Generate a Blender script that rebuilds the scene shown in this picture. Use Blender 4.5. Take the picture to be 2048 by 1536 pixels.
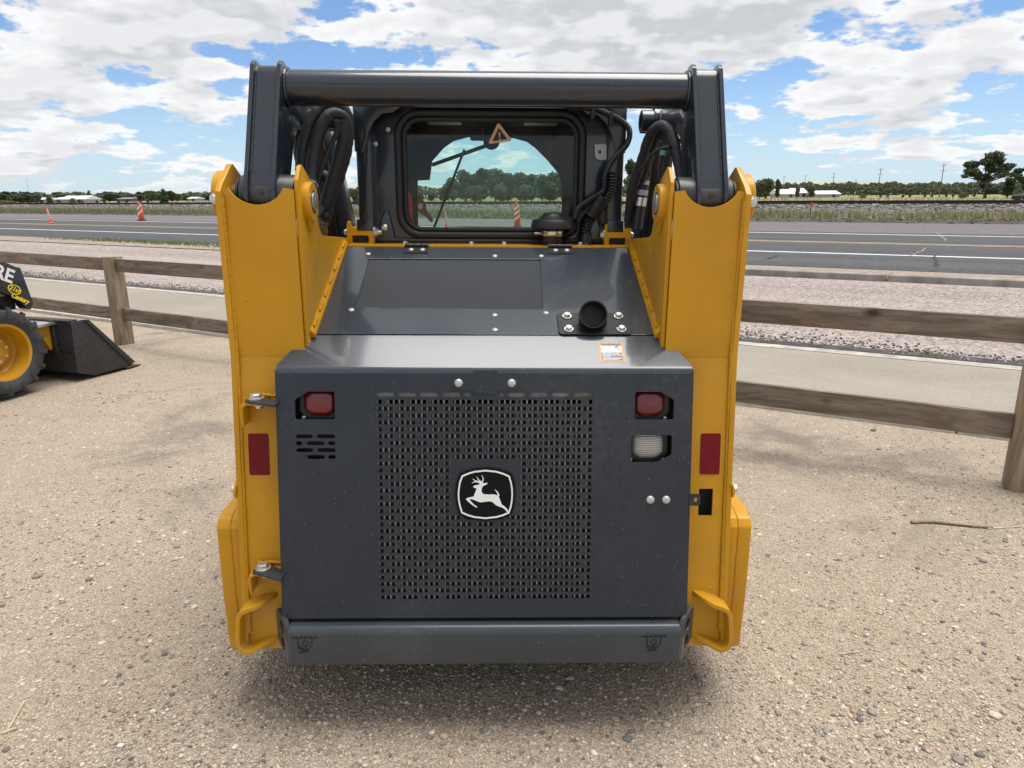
import bpy, bmesh, math, random
from mathutils import Vector, Matrix
R = math.radians
C = bpy.context.scene.collection
scene = bpy.context.scene
for o in list(bpy.data.objects):
    bpy.data.objects.remove(o)

# ------------------------------------------------------------------ camera
FPX, CAM_H = 1420.0, 1.55                      # focal length in pixels of the 2048 px wide photograph
PITCH, ROLL = math.atan(375 / FPX), math.atan(0.0068)
cam_d = bpy.data.cameras.new('camera')
cam_d.sensor_width = 36.0
cam_d.lens = FPX / 2048 * 36.0
cam_d.clip_start = 0.05
cam_d.clip_end = 30000
cam = bpy.data.objects.new('camera', cam_d)
C.objects.link(cam)
_fw = Vector((0, math.cos(PITCH), -math.sin(PITCH)))
_up0 = Vector((0, math.sin(PITCH), math.cos(PITCH)))
_r0 = Vector((1, 0, 0))
_rt = _r0 * math.cos(ROLL) - _up0 * math.sin(ROLL)
_up = _up0 * math.cos(ROLL) + _r0 * math.sin(ROLL)
cam.matrix_world = Matrix(((_rt.x, _up.x, -_fw.x, 0), (_rt.y, _up.y, -_fw.y, 0), (_rt.z, _up.z, -_fw.z, CAM_H), (0, 0, 0, 1)))
scene.camera = cam
EYE = Vector((0, 0, CAM_H))

# ------------------------------------------------------------------ world, sun, exposure
SUN_DIR = Vector((0.20, 0.07, 0.975)).normalized()          # direction towards the sun
SUN_EL = math.asin(SUN_DIR.z)
SUN_AZ = math.atan2(SUN_DIR.x, SUN_DIR.y)                  # clockwise from +Y
world = bpy.data.worlds.new('World')
scene.world = world
world.use_nodes = True
world.cycles.sampling_method = 'MANUAL'
world.cycles.sample_map_resolution = 512
wt = world.node_tree
wt.nodes.clear()


class NT:
    """tiny node-building helper"""
    def __init__(self, tree):
        self.t = tree

    def n(self, kind, ins=None, **props):
        nd = self.t.nodes.new(kind)
        for k, v in props.items():
            setattr(nd, k, v)
        for k, v in (ins or {}).items():
            self.set(nd.inputs[k], v)
        return nd

    def set(self, sock, v):
        if hasattr(v, 'outputs'):
            v = v.outputs[0]
        if isinstance(v, bpy.types.NodeSocket):
            self.t.links.new(v, sock)
        else:
            sock.default_value = v

    def math(self, op, a, b=0.0, c=0.0, clamp=False):
        nd = self.n('ShaderNodeMath', operation=op, use_clamp=clamp)
        self.set(nd.inputs[0], a)
        self.set(nd.inputs[1], b)
        self.set(nd.inputs[2], c)
        return nd.outputs[0]

    def mix(self, f, a, b, blend='MIX'):
        nd = self.n('ShaderNodeMix', data_type='RGBA', blend_type=blend)
        self.set(nd.inputs[0], f)
        self.set(nd.inputs[6], a if not isinstance(a, tuple) else (*a[:3], 1))
        self.set(nd.inputs[7], b if not isinstance(b, tuple) else (*b[:3], 1))
        return nd.outputs[2]

    def ramp(self, f, stops, interp='LINEAR'):
        nd = self.n('ShaderNodeValToRGB')
        self.set(nd.inputs[0], f)
        cr = nd.color_ramp
        cr.interpolation = interp
        while len(cr.elements) > 1:
            cr.elements.remove(cr.elements[-1])
        for i, (p, c) in enumerate(stops):
            e = cr.elements[0] if i == 0 else cr.elements.new(p)
            e.position = p
            e.color = (c, c, c, 1) if not isinstance(c, tuple) else (*c[:3], 1)
        return nd.outputs[0]

    def mr(self, f, a, b, c=0.0, d=1.0, smooth=True):
        nd = self.n('ShaderNodeMapRange', interpolation_type='SMOOTHSTEP' if smooth else 'LINEAR')
        for i, v in enumerate((f, a, b, c, d)):
            self.set(nd.inputs[i], v)
        return nd.outputs[0]

    def noise(self, vec, scale, detail=4.0, rough=0.5, dist=0.0, lac=2.0):
        nd = self.n('ShaderNodeTexNoise')
        if vec is not None:
            self.set(nd.inputs['Vector'], vec)
        nd.inputs['Scale'].default_value = scale
        nd.inputs['Detail'].default_value = detail
        nd.inputs['Roughness'].default_value = rough
        nd.inputs['Distortion'].default_value = dist
        nd.inputs['Lacunarity'].default_value = lac
        return nd.outputs[0]

    def vor(self, vec, scale, out='Color', feature='F1', rnd=1.0):
        nd = self.n('ShaderNodeTexVoronoi', feature=feature)
        if vec is not None:
            self.set(nd.inputs['Vector'], vec)
        nd.inputs['Scale'].default_value = scale
        nd.inputs['Randomness'].default_value = rnd
        return nd.outputs[out]

    def mapping(self, vec, loc=(0, 0, 0), rot=(0, 0, 0), scale=(1, 1, 1)):
        nd = self.n('ShaderNodeMapping')
        self.set(nd.inputs['Vector'], vec)
        nd.inputs['Location'].default_value = loc
        nd.inputs['Rotation'].default_value = rot
        nd.inputs['Scale'].default_value = scale
        return nd.outputs[0]

    def bump(self, h, strength=0.3, dist=0.01, normal=None):
        nd = self.n('ShaderNodeBump')
        nd.inputs['Strength'].default_value = strength
        nd.inputs['Distance'].default_value = dist
        self.set(nd.inputs['Height'], h)
        if normal is not None:
            self.set(nd.inputs['Normal'], normal)
        return nd.outputs[0]


W = NT(wt)
sky = W.n('ShaderNodeTexSky', sky_type='NISHITA', sun_disc=False, sun_elevation=SUN_EL, sun_rotation=SUN_AZ,
          altitude=900.0, air_density=1.0, dust_density=0.6, ozone_density=1.6)
SKY_STRENGTH = 0.10
tc = W.n('ShaderNodeTexCoord')
sep = W.n('ShaderNodeSeparateXYZ', {0: tc.outputs['Generated']})
zc = W.math('ADD', W.math('MAXIMUM', sep.outputs[2], 0.0), 0.20)
cx = W.math('DIVIDE', sep.outputs[0], zc)
cy = W.math('DIVIDE', sep.outputs[1], zc)
cp = W.n('ShaderNodeCombineXYZ', {0: cx, 1: cy, 2: 0.0}).outputs[0]
CLOUD_OFF = (11.3, 4.2, 0.0)
# billows: isotropic in view direction, so that distant clouds keep rounded heads
bill = W.noise(W.mapping(tc.outputs['Generated'], scale=(1.0, 1.0, 1.9)), 14.0, 4.5, 0.60)
bill_lo = W.noise(W.mapping(tc.outputs['Generated'], loc=(0, 0, 0.035), scale=(1.0, 1.0, 1.9)), 14.0, 1.5, 0.55)


def cloud_density(vec, det, bl):
    v = W.mapping(vec, loc=CLOUD_OFF)
    big = W.noise(v, 1.0, 1.0, 0.5)
    mid = W.noise(v, 4.2, det, 0.58)
    return W.math('ADD', W.math('ADD', W.math('MULTIPLY', big, 0.55), W.math('MULTIPLY', mid, 0.60)), W.math('MULTIPLY', bl, 0.34))


d0 = cloud_density(cp, 5.0, bill)
up_shift = W.n('ShaderNodeVectorMath', {0: cp, 1: (0.93, 0.93, 0.93)}, operation='MULTIPLY').outputs[0]
d1 = cloud_density(up_shift, 2.0, bill_lo)
# more cover high up, loose small puffs low down
elev = W.mr(sep.outputs[2], 0.04, 0.17)
elev2 = W.mr(sep.outputs[2], 0.20, 0.95)
thr = W.math('SUBTRACT', W.math('SUBTRACT', 0.760, W.math('MULTIPLY', elev, 0.085)), W.math('MULTIPLY', elev2, 0.05))
over = W.math('SUBTRACT', d0, thr)
mask = W.mr(over, -0.012, 0.050)
thick = W.mr(over, 0.03, 0.17)
under = W.mr(W.math('SUBTRACT', d1, d0), -0.04, 0.08)
shade = W.math('ADD', W.math('MULTIPLY', thick, 0.34), W.math('MULTIPLY', under, 0.48), clamp=True)
ccol = W.mix(shade, (9.2, 9.25, 9.35), (4.9, 5.1, 5.5))
# pale band low on the horizon, as in real summer air
hz = W.mr(sep.outputs[2], 0.0, 0.17, 0.62, 0.06)
sky2 = W.mix(1.0, sky.outputs[0], (0.92, 1.12, 1.36), 'MULTIPLY')
skyb = W.mix(hz, sky2, (6.2, 7.5, 8.6))
mask = W.math('MULTIPLY', mask, W.mr(sep.outputs[2], 0.0, 0.03, 0.35, 1.0))
wcol = W.mix(mask, skyb, ccol)
bg = W.n('ShaderNodeBackground', {'Color': wcol, 'Strength': SKY_STRENGTH})
wo = W.n('ShaderNodeOutputWorld', {'Surface': bg})

sun_d = bpy.data.lights.new('sun', 'SUN')
sun_d.energy = 3.8
sun_d.angle = R(44)
sun_d.color = (1.0, 0.972, 0.93)
sun = bpy.data.objects.new('sun', sun_d)
C.objects.link(sun)
sun.rotation_euler = (-SUN_DIR).to_track_quat('-Z', 'Y').to_euler()
scene.view_settings.view_transform = 'Standard'
scene.view_settings.look = 'None'
scene.view_settings.exposure = 0.1
scene.view_settings.gamma = 1.0
scene.view_settings.use_curve_mapping = False
scene.cycles.max_bounces = 6
scene.cycles.diffuse_bounces = 3
scene.cycles.transparent_max_bounces = 12

# ------------------------------------------------------------------ photograph-pixel to place helpers


def ray(px, py):
    return _fw + _rt * ((px - 1024) / FPX) + _up * ((768 - py) / FPX)


def on_z(px, py, z=0.0):
    d = ray(px, py)
    return EYE + d * ((z - CAM_H) / d.z)


def at_dist(px, py, dist):
    """point on the pixel's ray at forward distance dist (world Y)"""
    d = ray(px, py)
    return EYE + d * (dist / d.y)


# ------------------------------------------------------------------ mesh helpers


def g_box(x0, x1, y0, y1, z0, z1):
    v = [(x, y, z) for z in (z0, z1) for y in (y0, y1) for x in (x0, x1)]
    f = [(0, 2, 3, 1), (4, 5, 7, 6), (0, 1, 5, 4), (2, 6, 7, 3), (0, 4, 6, 2), (1, 3, 7, 5)]
    return v, f


def g_prism(poly, axis, a0, a1):
    """polygon (2D) extruded along an axis; 'x': (y,z), 'y': (x,z), 'z': (x,y)"""
    n = len(poly)
    if axis == 'x':
        mkp = lambda p, a: (a, p[0], p[1])
    elif axis == 'y':
        mkp = lambda p, a: (p[0], a, p[1])
    else:
        mkp = lambda p, a: (p[0], p[1], a)
    v = [mkp(p, a0) for p in poly] + [mkp(p, a1) for p in poly]
    f = [tuple(range(n)), tuple(range(2 * n - 1, n - 1, -1))]
    f += [(i, (i + 1) % n, n + (i + 1) % n, n + i) for i in range(n)]
    return v, f


def basis(d):
    d = Vector(d).normalized()
    a = Vector((0, 0, 1)) if abs(d.z) < 0.9 else Vector((1, 0, 0))
    u = d.cross(a).normalized()
    return u, d.cross(u).normalized(), d


def g_lathe(prof, origin, axis, n=24, close=True):
    """profile of (radius, height) turned about axis"""
    u, w, d = basis(axis)
    o = Vector(origin)
    v, f = [], []
    for r, h in prof:
        for i in range(n):
            a = 2 * math.pi * i / n
            v.append(tuple(o + d * h + (u * math.cos(a) + w * math.sin(a)) * r))
    m = len(prof)
    for j in range(m - 1):
        for i in range(n):
            f.append((j * n + i, j * n + (i + 1) % n, (j + 1) * n + (i + 1) % n, (j + 1) * n + i))
    if close:
        f.append(tuple(range(n - 1, -1, -1)))
        f.append(tuple((m - 1) * n + i for i in range(n)))
    return v, f


def g_cyl(p0, p1, r, n=20, r1=None):
    p0, p1 = Vector(p0), Vector(p1)
    return g_lathe([(r, 0), (r if r1 is None else r1, (p1 - p0).length)], p0, p1 - p0, n)


def smooth_path(pts, k=8):
    pts = [Vector(p) for p in pts]
    P = [pts[0] * 2 - pts[1]] + pts + [pts[-1] * 2 - pts[-2]]
    out = []
    for i in range(1, len(P) - 2):
        a, b, c, d = P[i - 1:i + 3]
        for j in range(k):
            t = j / k
            out.append(0.5 * ((2 * b) + (c - a) * t + (2 * a - 5 * b + 4 * c - d) * t * t + (3 * b - a - 3 * c + d) * t ** 3))
    out.append(pts[-1])
    return out


def g_tube(pts, r, n=12, k=8, rib=0.0, pitch=0.006, wrinkle=0.0, seed=0):
    path = smooth_path(pts, k) if k else [Vector(p) for p in pts]
    if rib:
        res, acc = [path[0]], 0.0
        step = pitch / 2
        for a, b in zip(path, path[1:]):
            L = (b - a).length
            pos = step - acc
            while pos <= L:
                res.append(a.lerp(b, pos / max(L, 1e-9)))
                pos += step
            acc = L - (pos - step)
        path = res
    rnd = random.Random(seed)
    v, f = [], []
    t0 = (path[1] - path[0]).normalized()
    u, w, _ = basis(t0)
    m = len(path)
    for j, p in enumerate(path):
        t = (path[min(j + 1, m - 1)] - path[max(j - 1, 0)]).normalized()
        u = (u - t * u.dot(t)).normalized()
        w = t.cross(u)
        rr = r(j / (m - 1)) if callable(r) else r
        if rib and j % 2:
            rr -= rib
        for i in range(n):
            a = 2 * math.pi * i / n
            q = rr + (rnd.uniform(-wrinkle, wrinkle) if wrinkle else 0)
            v.append(tuple(p + (u * math.cos(a) + w * math.sin(a)) * q))
    for j in range(m - 1):
        for i in range(n):
            f.append((j * n + i, j * n + (i + 1) % n, (j + 1) * n + (i + 1) % n, (j + 1) * n + i))
    f.append(tuple(range(n - 1, -1, -1)))
    f.append(tuple((m - 1) * n + i for i in range(n)))
    return v, f


def join(*gs):
    v, f = [], []
    for gv, gf in gs:
        b = len(v)
        v += list(gv)
        f += [tuple(i + b for i in q) for q in gf]
    return v, f


def mesh_from(name, g, mat=None, bevel=0.0, seg=2, smooth=True, angle=35, recalc=True, solid=0.0):
    me = bpy.data.meshes.new(name)
    me.from_pydata([tuple(p) for p in g[0]], [], g[1])
    if bevel or recalc or solid:
        bm = bmesh.new()
        bm.from_mesh(me)
        if recalc:
            bmesh.ops.recalc_face_normals(bm, faces=bm.faces)
        if solid:
            bmesh.ops.solidify(bm, geom=bm.faces[:] + bm.edges[:] + bm.verts[:], thickness=solid)
            bmesh.ops.recalc_face_normals(bm, faces=bm.faces)
        if bevel:
            ed = [e for e in bm.edges if len(e.link_faces) == 2 and e.calc_face_angle(0) > R(28)]
            bmesh.ops.bevel(bm, geom=ed, offset=bevel, segments=seg, profile=0.6, affect='EDGES', clamp_overlap=True)
        bm.to_mesh(me)
        bm.free()
    if smooth:
        me.polygons.foreach_set('use_smooth', [True] * len(me.polygons))
        me.set_sharp_from_angle(angle=R(angle))
    if mat:
        me.materials.append(mat)
    return me


def link(name, me, parent=None, loc=None, matrix=None):
    o = bpy.data.objects.new(name, me)
    C.objects.link(o)
    if parent:
        o.parent = parent
    if loc is not None:
        o.location = loc
    if matrix is not None:
        o.matrix_local = matrix
    return o


def mk(name, g, mat, parent=None, bevel=0.0, seg=2, smooth=True, angle=35, recalc=True, solid=0.0):
    return link(name, mesh_from(name, g, mat, bevel, seg, smooth, angle, recalc, solid), parent)


def thing(name, label, cat, loc=(0, 0, 0), rot=(0, 0, 0), group=None):
    o = bpy.data.objects.new(name, None)
    o.empty_display_size = 0.2
    C.objects.link(o)
    o.location = loc
    o.rotation_euler = rot
    return tag(o, label, cat, group)


def tag(o, label, cat, group=None):
    o['label'] = label
    o['category'] = cat
    if group:
        o['group'] = group
    return o


def struct(o):
    o['kind'] = 'structure'
    return o


def stuff(o):
    o['kind'] = 'stuff'
    return o


def plate_mesh(name, outer, holes, thick, mat, origin, ux, uy, bevel=0.0):
    """flat sheet with real holes: 2D outlines filled and extruded, then placed on the plane origin/ux/uy.
    The front face (towards ux x uy) lies on the plane, the sheet goes back from it."""
    cu = bpy.data.curves.new('tmp', 'CURVE')
    cu.dimensions = '2D'
    cu.fill_mode = 'BOTH'
    cu.extrude = thick / 2 - bevel
    cu.bevel_depth = bevel
    cu.bevel_resolution = 1
    cu.offset = -bevel
    for poly in [outer] + list(holes):
        sp = cu.splines.new('POLY')
        sp.points.add(len(poly) - 1)
        for p, q in zip(sp.points, poly):
            p.co = (q[0], q[1], 0, 1)
        sp.use_cyclic_u = True
    ob = bpy.data.objects.new('tmp', cu)
    C.objects.link(ob)
    dg = bpy.context.evaluated_depsgraph_get()
    dg.update()
    me = bpy.data.meshes.new_from_object(ob.evaluated_get(dg))
    bpy.data.objects.remove(ob)
    bpy.data.curves.remove(cu)
    me.name = name
    ux, uy, o = Vector(ux).normalized(), Vector(uy).normalized(), Vector(origin)
    nn = ux.cross(uy)
    for v in me.vertices:
        c = v.co
        v.co = o + ux * c.x + uy * c.y + nn * (c.z - thick / 2)
    me.materials.clear()
    me.materials.append(mat)
    me.polygons.foreach_set('use_smooth', [True] * len(me.polygons))
    me.set_sharp_from_angle(angle=R(30))
    return me


def plate(name, outer, holes, thick, mat, parent, origin, ux, uy, bevel=0.0):
    return link(name, plate_mesh(name, outer, holes, thick, mat, origin, ux, uy, bevel), parent)


def text_mesh(name, body, size, mat, origin, ux, uy, extrude=0.001, offset=0.0, shear=0.0, align='LEFT', space=1.0):
    cu = bpy.data.curves.new('tmp', 'FONT')
    cu.body = body
    cu.size = size
    cu.extrude = extrude
    cu.offset = offset
    cu.shear = shear
    cu.align_x = align
    cu.space_character = space
    cu.resolution_u = 3
    ob = bpy.data.objects.new('tmp', cu)
    C.objects.link(ob)
    dg = bpy.context.evaluated_depsgraph_get()
    dg.update()
    me = bpy.data.meshes.new_from_object(ob.evaluated_get(dg))
    bpy.data.objects.remove(ob)
    bpy.data.curves.remove(cu)
    me.name = name
    ux, uy, o = Vector(ux).normalized(), Vector(uy).normalized(), Vector(origin)
    nn = ux.cross(uy)
    for v in me.vertices:
        c = v.co
        v.co = o + ux * c.x + uy * c.y + nn * c.z
    me.materials.clear()
    me.materials.append(mat)
    return me


def rrect(x0, x1, y0, y1, r, k=4):
    out = []
    for cxx, cyy, a0 in ((x1 - r, y1 - r, 0), (x0 + r, y1 - r, 90), (x0 + r, y0 + r, 180), (x1 - r, y0 + r, 270)):
        for i in range(k + 1):
            a = R(a0 + 90 * i / k)
            out.append((cxx + r * math.cos(a), cyy + r * math.sin(a)))
    return out


def circle(cx_, cy_, r, n=16, sx=1.0):
    return [(cx_ + sx * r * math.cos(2 * math.pi * i / n), cy_ + r * math.sin(2 * math.pi * i / n)) for i in range(n)]


# ------------------------------------------------------------------ materials


def new_mat(name):
    m = bpy.data.materials.new(name)
    m.use_nodes = True
    m.node_tree.nodes.clear()
    T = NT(m.node_tree)
    b = T.n('ShaderNodeBsdfPrincipled')
    T.n('ShaderNodeOutputMaterial', {'Surface': b})
    pos = T.n('ShaderNodeNewGeometry').outputs['Position']
    return m, T, b, pos


def simple(name, col, rough=0.5, metal=0.0, var=0.12, scale=30.0, bump=0.0, bscale=200.0, coat=0.0, spec=0.5):
    m, T, b, pos = new_mat(name)
    n = T.noise(pos, scale, 5, 0.6)
    c2 = tuple(max(0, c * (1 - var)) for c in col)
    c3 = tuple(min(1, c * (1 + var)) for c in col)
    T.set(b.inputs['Base Color'], T.mix(T.mr(n, 0.3, 0.7), c2, c3))
    T.set(b.inputs['Roughness'], T.mr(n, 0.2, 0.8, rough * 0.85, min(1, rough * 1.15)))
    b.inputs['Metallic'].default_value = metal
    b.inputs['Coat Weight'].default_value = coat
    b.inputs['Coat Roughness'].default_value = 0.08
    b.inputs['Specular IOR Level'].default_value = spec
    if bump:
        T.set(b.inputs['Normal'], T.bump(T.noise(pos, bscale, 4, 0.6), bump, 0.002))
    return m


def paint(name, col, rough=0.3, coat=0.35, dust=(0.33, 0.30, 0.26), dust_amt=0.25, peel=0.03, coat_ior=1.5, spec=0.5, chips=False):
    """machine enamel: slight orange peel, a film of road dust in patches, specks and fine scratches"""
    m, T, b, pos = new_mat(name)
    big = T.noise(pos, 2.3, 4, 0.6)
    fine = T.noise(pos, 55.0, 6, 0.7)
    film = T.math('MULTIPLY', T.mr(big, 0.42, 0.75), T.mr(fine, 0.3, 0.75))
    film = T.math('MULTIPLY', film, dust_amt)
    speck_n = T.vor(pos, 70.0, 'Distance')
    speck_sel = T.vor(pos, 70.0, 'Color')
    ssep = T.n('ShaderNodeSeparateColor', {0: speck_sel})
    speck = T.math('MULTIPLY', T.math('LESS_THAN', speck_n, 0.11), T.math('GREATER_THAN', ssep.outputs[0], 0.86))
    # short horizontal scuffs
    sv = T.mapping(pos, scale=(18.0, 18.0, 210.0), rot=(0, 0.10, 0))
    scr = T.mr(T.noise(sv, 1.0, 3, 0.5), 0.735, 0.78)
    scr = T.math('MULTIPLY', scr, T.mr(T.noise(pos, 3.7, 2), 0.5, 0.62))
    hi = T.math('MAXIMUM', T.math('MULTIPLY', speck, 0.55), T.math('MULTIPLY', scr, 0.35))
    hi = T.math('MULTIPLY', hi, min(1.0, dust_amt * 3))
    tone = T.mix(T.mr(T.noise(pos, 6.0, 3), 0.3, 0.7), tuple(c * 0.94 for c in col), tuple(min(1, c * 1.05) for c in col))
    colr = T.mix(film, tone, dust)
    colr = T.mix(hi, colr, (0.55, 0.53, 0.50))
    if chips:
        cd = T.vor(pos, 26.0, 'Distance')
        cs = T.n('ShaderNodeSeparateColor', {0: T.vor(pos, 26.0, 'Color')})
        chip = T.math('MULTIPLY', T.math('LESS_THAN', T.math('ADD', cd, T.math('MULTIPLY', fine, 0.06)), 0.085), T.math('GREATER_THAN', cs.outputs[1], 0.90))
        colr = T.mix(T.math('MULTIPLY', chip, 0.75), colr, (0.09, 0.05, 0.025))
        hgt = T.n('ShaderNodeSeparateXYZ', {0: pos}).outputs[2]
        splash = T.math('MULTIPLY', T.mr(hgt, 0.62, 0.22), T.mr(T.noise(pos, 17.0, 5, 0.65), 0.45, 0.72))
        colr = T.mix(T.math('MULTIPLY', splash, 0.30), colr, (0.40, 0.31, 0.20))
    T.set(b.inputs['Base Color'], colr)
    T.set(b.inputs['Roughness'], T.math('ADD', rough, T.math('MULTIPLY', film, 0.9), clamp=True))
    b.inputs['Coat Weight'].default_value = coat
    b.inputs['Coat Roughness'].default_value = 0.07
    b.inputs['Coat IOR'].default_value = coat_ior
    b.inputs['Specular IOR Level'].default_value = spec
    wav = T.bump(T.noise(pos, 4.5, 1, 0.4), 0.10, 0.02)
    T.set(b.inputs['Normal'], T.bump(T.noise(pos, 260.0, 2, 0.5), peel, 0.001, wav))
    return m


M = {}
M['yellow'] = paint('yellow_paint', (0.55, 0.268, 0.007), 0.36, 0.16, (0.50, 0.38, 0.20), 0.12, 0.03, 1.5, 0.28, True)
M['grey'] = paint('charcoal_paint', (0.024, 0.030, 0.040), 0.40, 0.06, (0.22, 0.21, 0.20), 0.14, 0.03, 1.5, 0.32)
M['arm'] = paint('boom_paint', (0.011, 0.016, 0.026), 0.25, 0.6, (0.18, 0.18, 0.19), 0.05, 0.02, 1.5)
M['bumper'] = paint('bumper_paint', (0.036, 0.044, 0.056), 0.40, 0.25, (0.22, 0.21, 0.20), 0.22, 0.12)
M['hood'] = paint('hood_paint', (0.033, 0.041, 0.053), 0.26, 0.62, (0.25, 0.24, 0.23), 0.08, 0.012, 1.6, 0.35)
M['black'] = simple('black_plastic', (0.010, 0.010, 0.011), 0.42, bump=0.1)
M['matte_black'] = simple('matte_black_steel', (0.012, 0.012, 0.013), 0.55, bump=0.15)
M['rubber'] = simple('black_rubber', (0.014, 0.014, 0.015), 0.55, var=0.25)
M['sleeve'] = simple('hose_sleeve', (0.020, 0.020, 0.024), 0.62, var=0.3, scale=60, bump=0.5, bscale=90.0)
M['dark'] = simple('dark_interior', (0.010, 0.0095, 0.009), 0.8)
M['zinc'] = simple('zinc_bolt', (0.62, 0.62, 0.60), 0.32, 0.85, scale=120)
M['white_bolt'] = simple('plated_bolt_head', (0.50, 0.50, 0.49), 0.42, 0.35, scale=150)
M['steel'] = simple('steel_band', (0.66, 0.60, 0.50), 0.25, 1.0)
M['rust'] = simple('dirty_fitting', (0.16, 0.10, 0.055), 0.6, 0.4, var=0.4, scale=80)
M['grease'] = simple('greasy_dirt', (0.030, 0.020, 0.014), 0.6, var=0.5, scale=120)
M['barrel'] = simple('dirty_barrel', (0.040, 0.038, 0.037), 0.38, var=0.35, scale=25)
M['sticker_red'] = simple('red_reflector', (0.17, 0.006, 0.012), 0.45, var=0.08, spec=0.2)
M['logo_black'] = simple('badge_black', (0.005, 0.005, 0.006), 0.5, spec=0.15)
M['logo_white'] = simple('badge_white', (0.82, 0.82, 0.80), 0.4, var=0.03)
M['icon'] = simple('icon_black', (0.008, 0.008, 0.009), 0.5)
M['orange_label'] = simple('label_orange', (0.80, 0.36, 0.09), 0.45, var=0.05)
M['tan_label'] = simple('label_tan', (0.55, 0.33, 0.18), 0.5, var=0.05)
M['label_grey'] = simple('label_grey', (0.16, 0.17, 0.18), 0.4)
M['tag_white'] = simple('tag_light_grey', (0.46, 0.47, 0.50), 0.45, var=0.06)
M['orange'] = simple('safety_orange', (0.85, 0.10, 0.02), 0.45, var=0.1)
M['orange_red'] = simple('red_strap', (0.60, 0.045, 0.012), 0.5, var=0.1)
M['net'] = simple('side_net', (0.050, 0.040, 0.030), 0.8, var=0.45, scale=9)
M['seat'] = simple('seat_vinyl', (0.018, 0.018, 0.019), 0.5, var=0.2)
M['white_paint'] = simple('white_paint', (0.72, 0.72, 0.70), 0.5, var=0.05)
M['yellow_print'] = simple('yellow_print', (0.80, 0.62, 0.02), 0.4, var=0.05)
M['teal'] = simple('hose_marker', (0.10, 0.30, 0.24), 0.5)
M['bark'] = simple('bark', (0.12, 0.095, 0.07), 0.9, var=0.4, scale=4)
M['pole_wood'] = simple('pole_wood', (0.14, 0.11, 0.085), 0.9, var=0.2)


def screen_mat():
    m, T, b, pos = new_mat('mesh_screen')
    mp_ = T.mapping(pos, scale=(1, 1, 1))
    s = T.n('ShaderNodeSeparateXYZ', {0: mp_})
    a = T.math('SINE', T.math('MULTIPLY', s.outputs[0], 2 * math.pi / 0.0034))
    c = T.math('SINE', T.math('MULTIPLY', s.outputs[1], 2 * math.pi / 0.0034))
    h = T.math('MAXIMUM', a, c)
    T.set(b.inputs['Base Color'], T.mix(T.mr(h, -0.4, 0.6), (0.012, 0.012, 0.013), (0.060, 0.064, 0.072)))
    b.inputs['Roughness'].default_value = 0.75
    b.inputs['Specular IOR Level'].default_value = 0.2
    return m


M['screen'] = screen_mat()


def glass_mat(name, tint, refl=1.0, rough=0.0):
    m = bpy.data.materials.new(name)
    m.use_nodes = True
    m.node_tree.nodes.clear()
    T = NT(m.node_tree)
    pos = T.n('ShaderNodeNewGeometry').outputs['Position']
    tr = T.n('ShaderNodeBsdfTransparent', {'Color': (*tint, 1)})
    gl = T.n('ShaderNodeBsdfGlossy', {'Color': (1, 1, 1, 1), 'Roughness': rough})
    df = T.n('ShaderNodeBsdfDiffuse', {'Color': (0.5, 0.5, 0.5, 1)})
    lw = T.n('ShaderNodeFresnel', {'IOR': 1.45})
    mx = T.n('ShaderNodeMixShader', {0: T.math('MULTIPLY', lw, refl), 1: tr, 2: gl})
    # thin film of dust
    mx2 = T.n('ShaderNodeMixShader', {0: T.math('MULTIPLY', T.mr(T.noise(pos, 4.0, 5, 0.65), 0.3, 0.8), 0.03), 1: mx, 2: df})
    T.n('ShaderNodeOutputMaterial', {'Surface': mx2})
    return m


M['glass_rear'] = glass_mat('rear_glass', (0.94, 0.96, 0.94), 0.45)
M['glass_front'] = glass_mat('front_glass', (0.84, 0.97, 0.95), 0.5)
M['glass_far'] = simple('far_window_glass', (0.04, 0.05, 0.06), 0.15)


def lens_mat(name, col, pitch, rough=0.2, lines=False):
    m, T, b, pos = new_mat(name)
    s = T.n('ShaderNodeSeparateXYZ', {0: pos})
    a = T.math('SINE', T.math('MULTIPLY', s.outputs[0], 2 * math.pi / pitch))
    c = T.math('SINE', T.math('MULTIPLY', s.outputs[2], 2 * math.pi / pitch))
    h = T.math('MULTIPLY', T.math('ADD', T.math('MULTIPLY', a, 0.35 if lines else 1.0), c), 0.5)
    T.set(b.inputs['Base Color'], T.mix(T.mr(h, -0.2, 0.9), tuple(k * 0.5 for k in col), tuple(min(1, k * 1.4) for k in col)))
    b.inputs['Roughness'].default_value = rough
    b.inputs['Coat Weight'].default_value = 0.6
    T.set(b.inputs['Normal'], T.bump(h, 0.25, 0.001))
    return m


M['lens_red'] = lens_mat('red_lens', (0.16, 0.006, 0.008), 0.0042)
M['lens_clear'] = lens_mat('clear_lens', (0.42, 0.40, 0.36), 0.0062, 0.18, True)


def radiator_mat():
    m, T, b, pos = new_mat('radiator_fins')
    s = T.n('ShaderNodeSeparateXYZ', {0: pos})
    a = T.math('SINE', T.math('MULTIPLY', s.outputs[2], 2 * math.pi / 0.0042))
    T.set(b.inputs['Base Color'], T.mix(T.mr(a, -0.2, 0.6), (0.004, 0.004, 0.004), (0.035, 0.031, 0.027)))
    b.inputs['Roughness'].default_value = 0.6
    return m


M['fins'] = radiator_mat()
M['rad_tube'] = simple('radiator_tube', (0.36, 0.315, 0.26), 0.55, var=0.3, scale=50)


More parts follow.
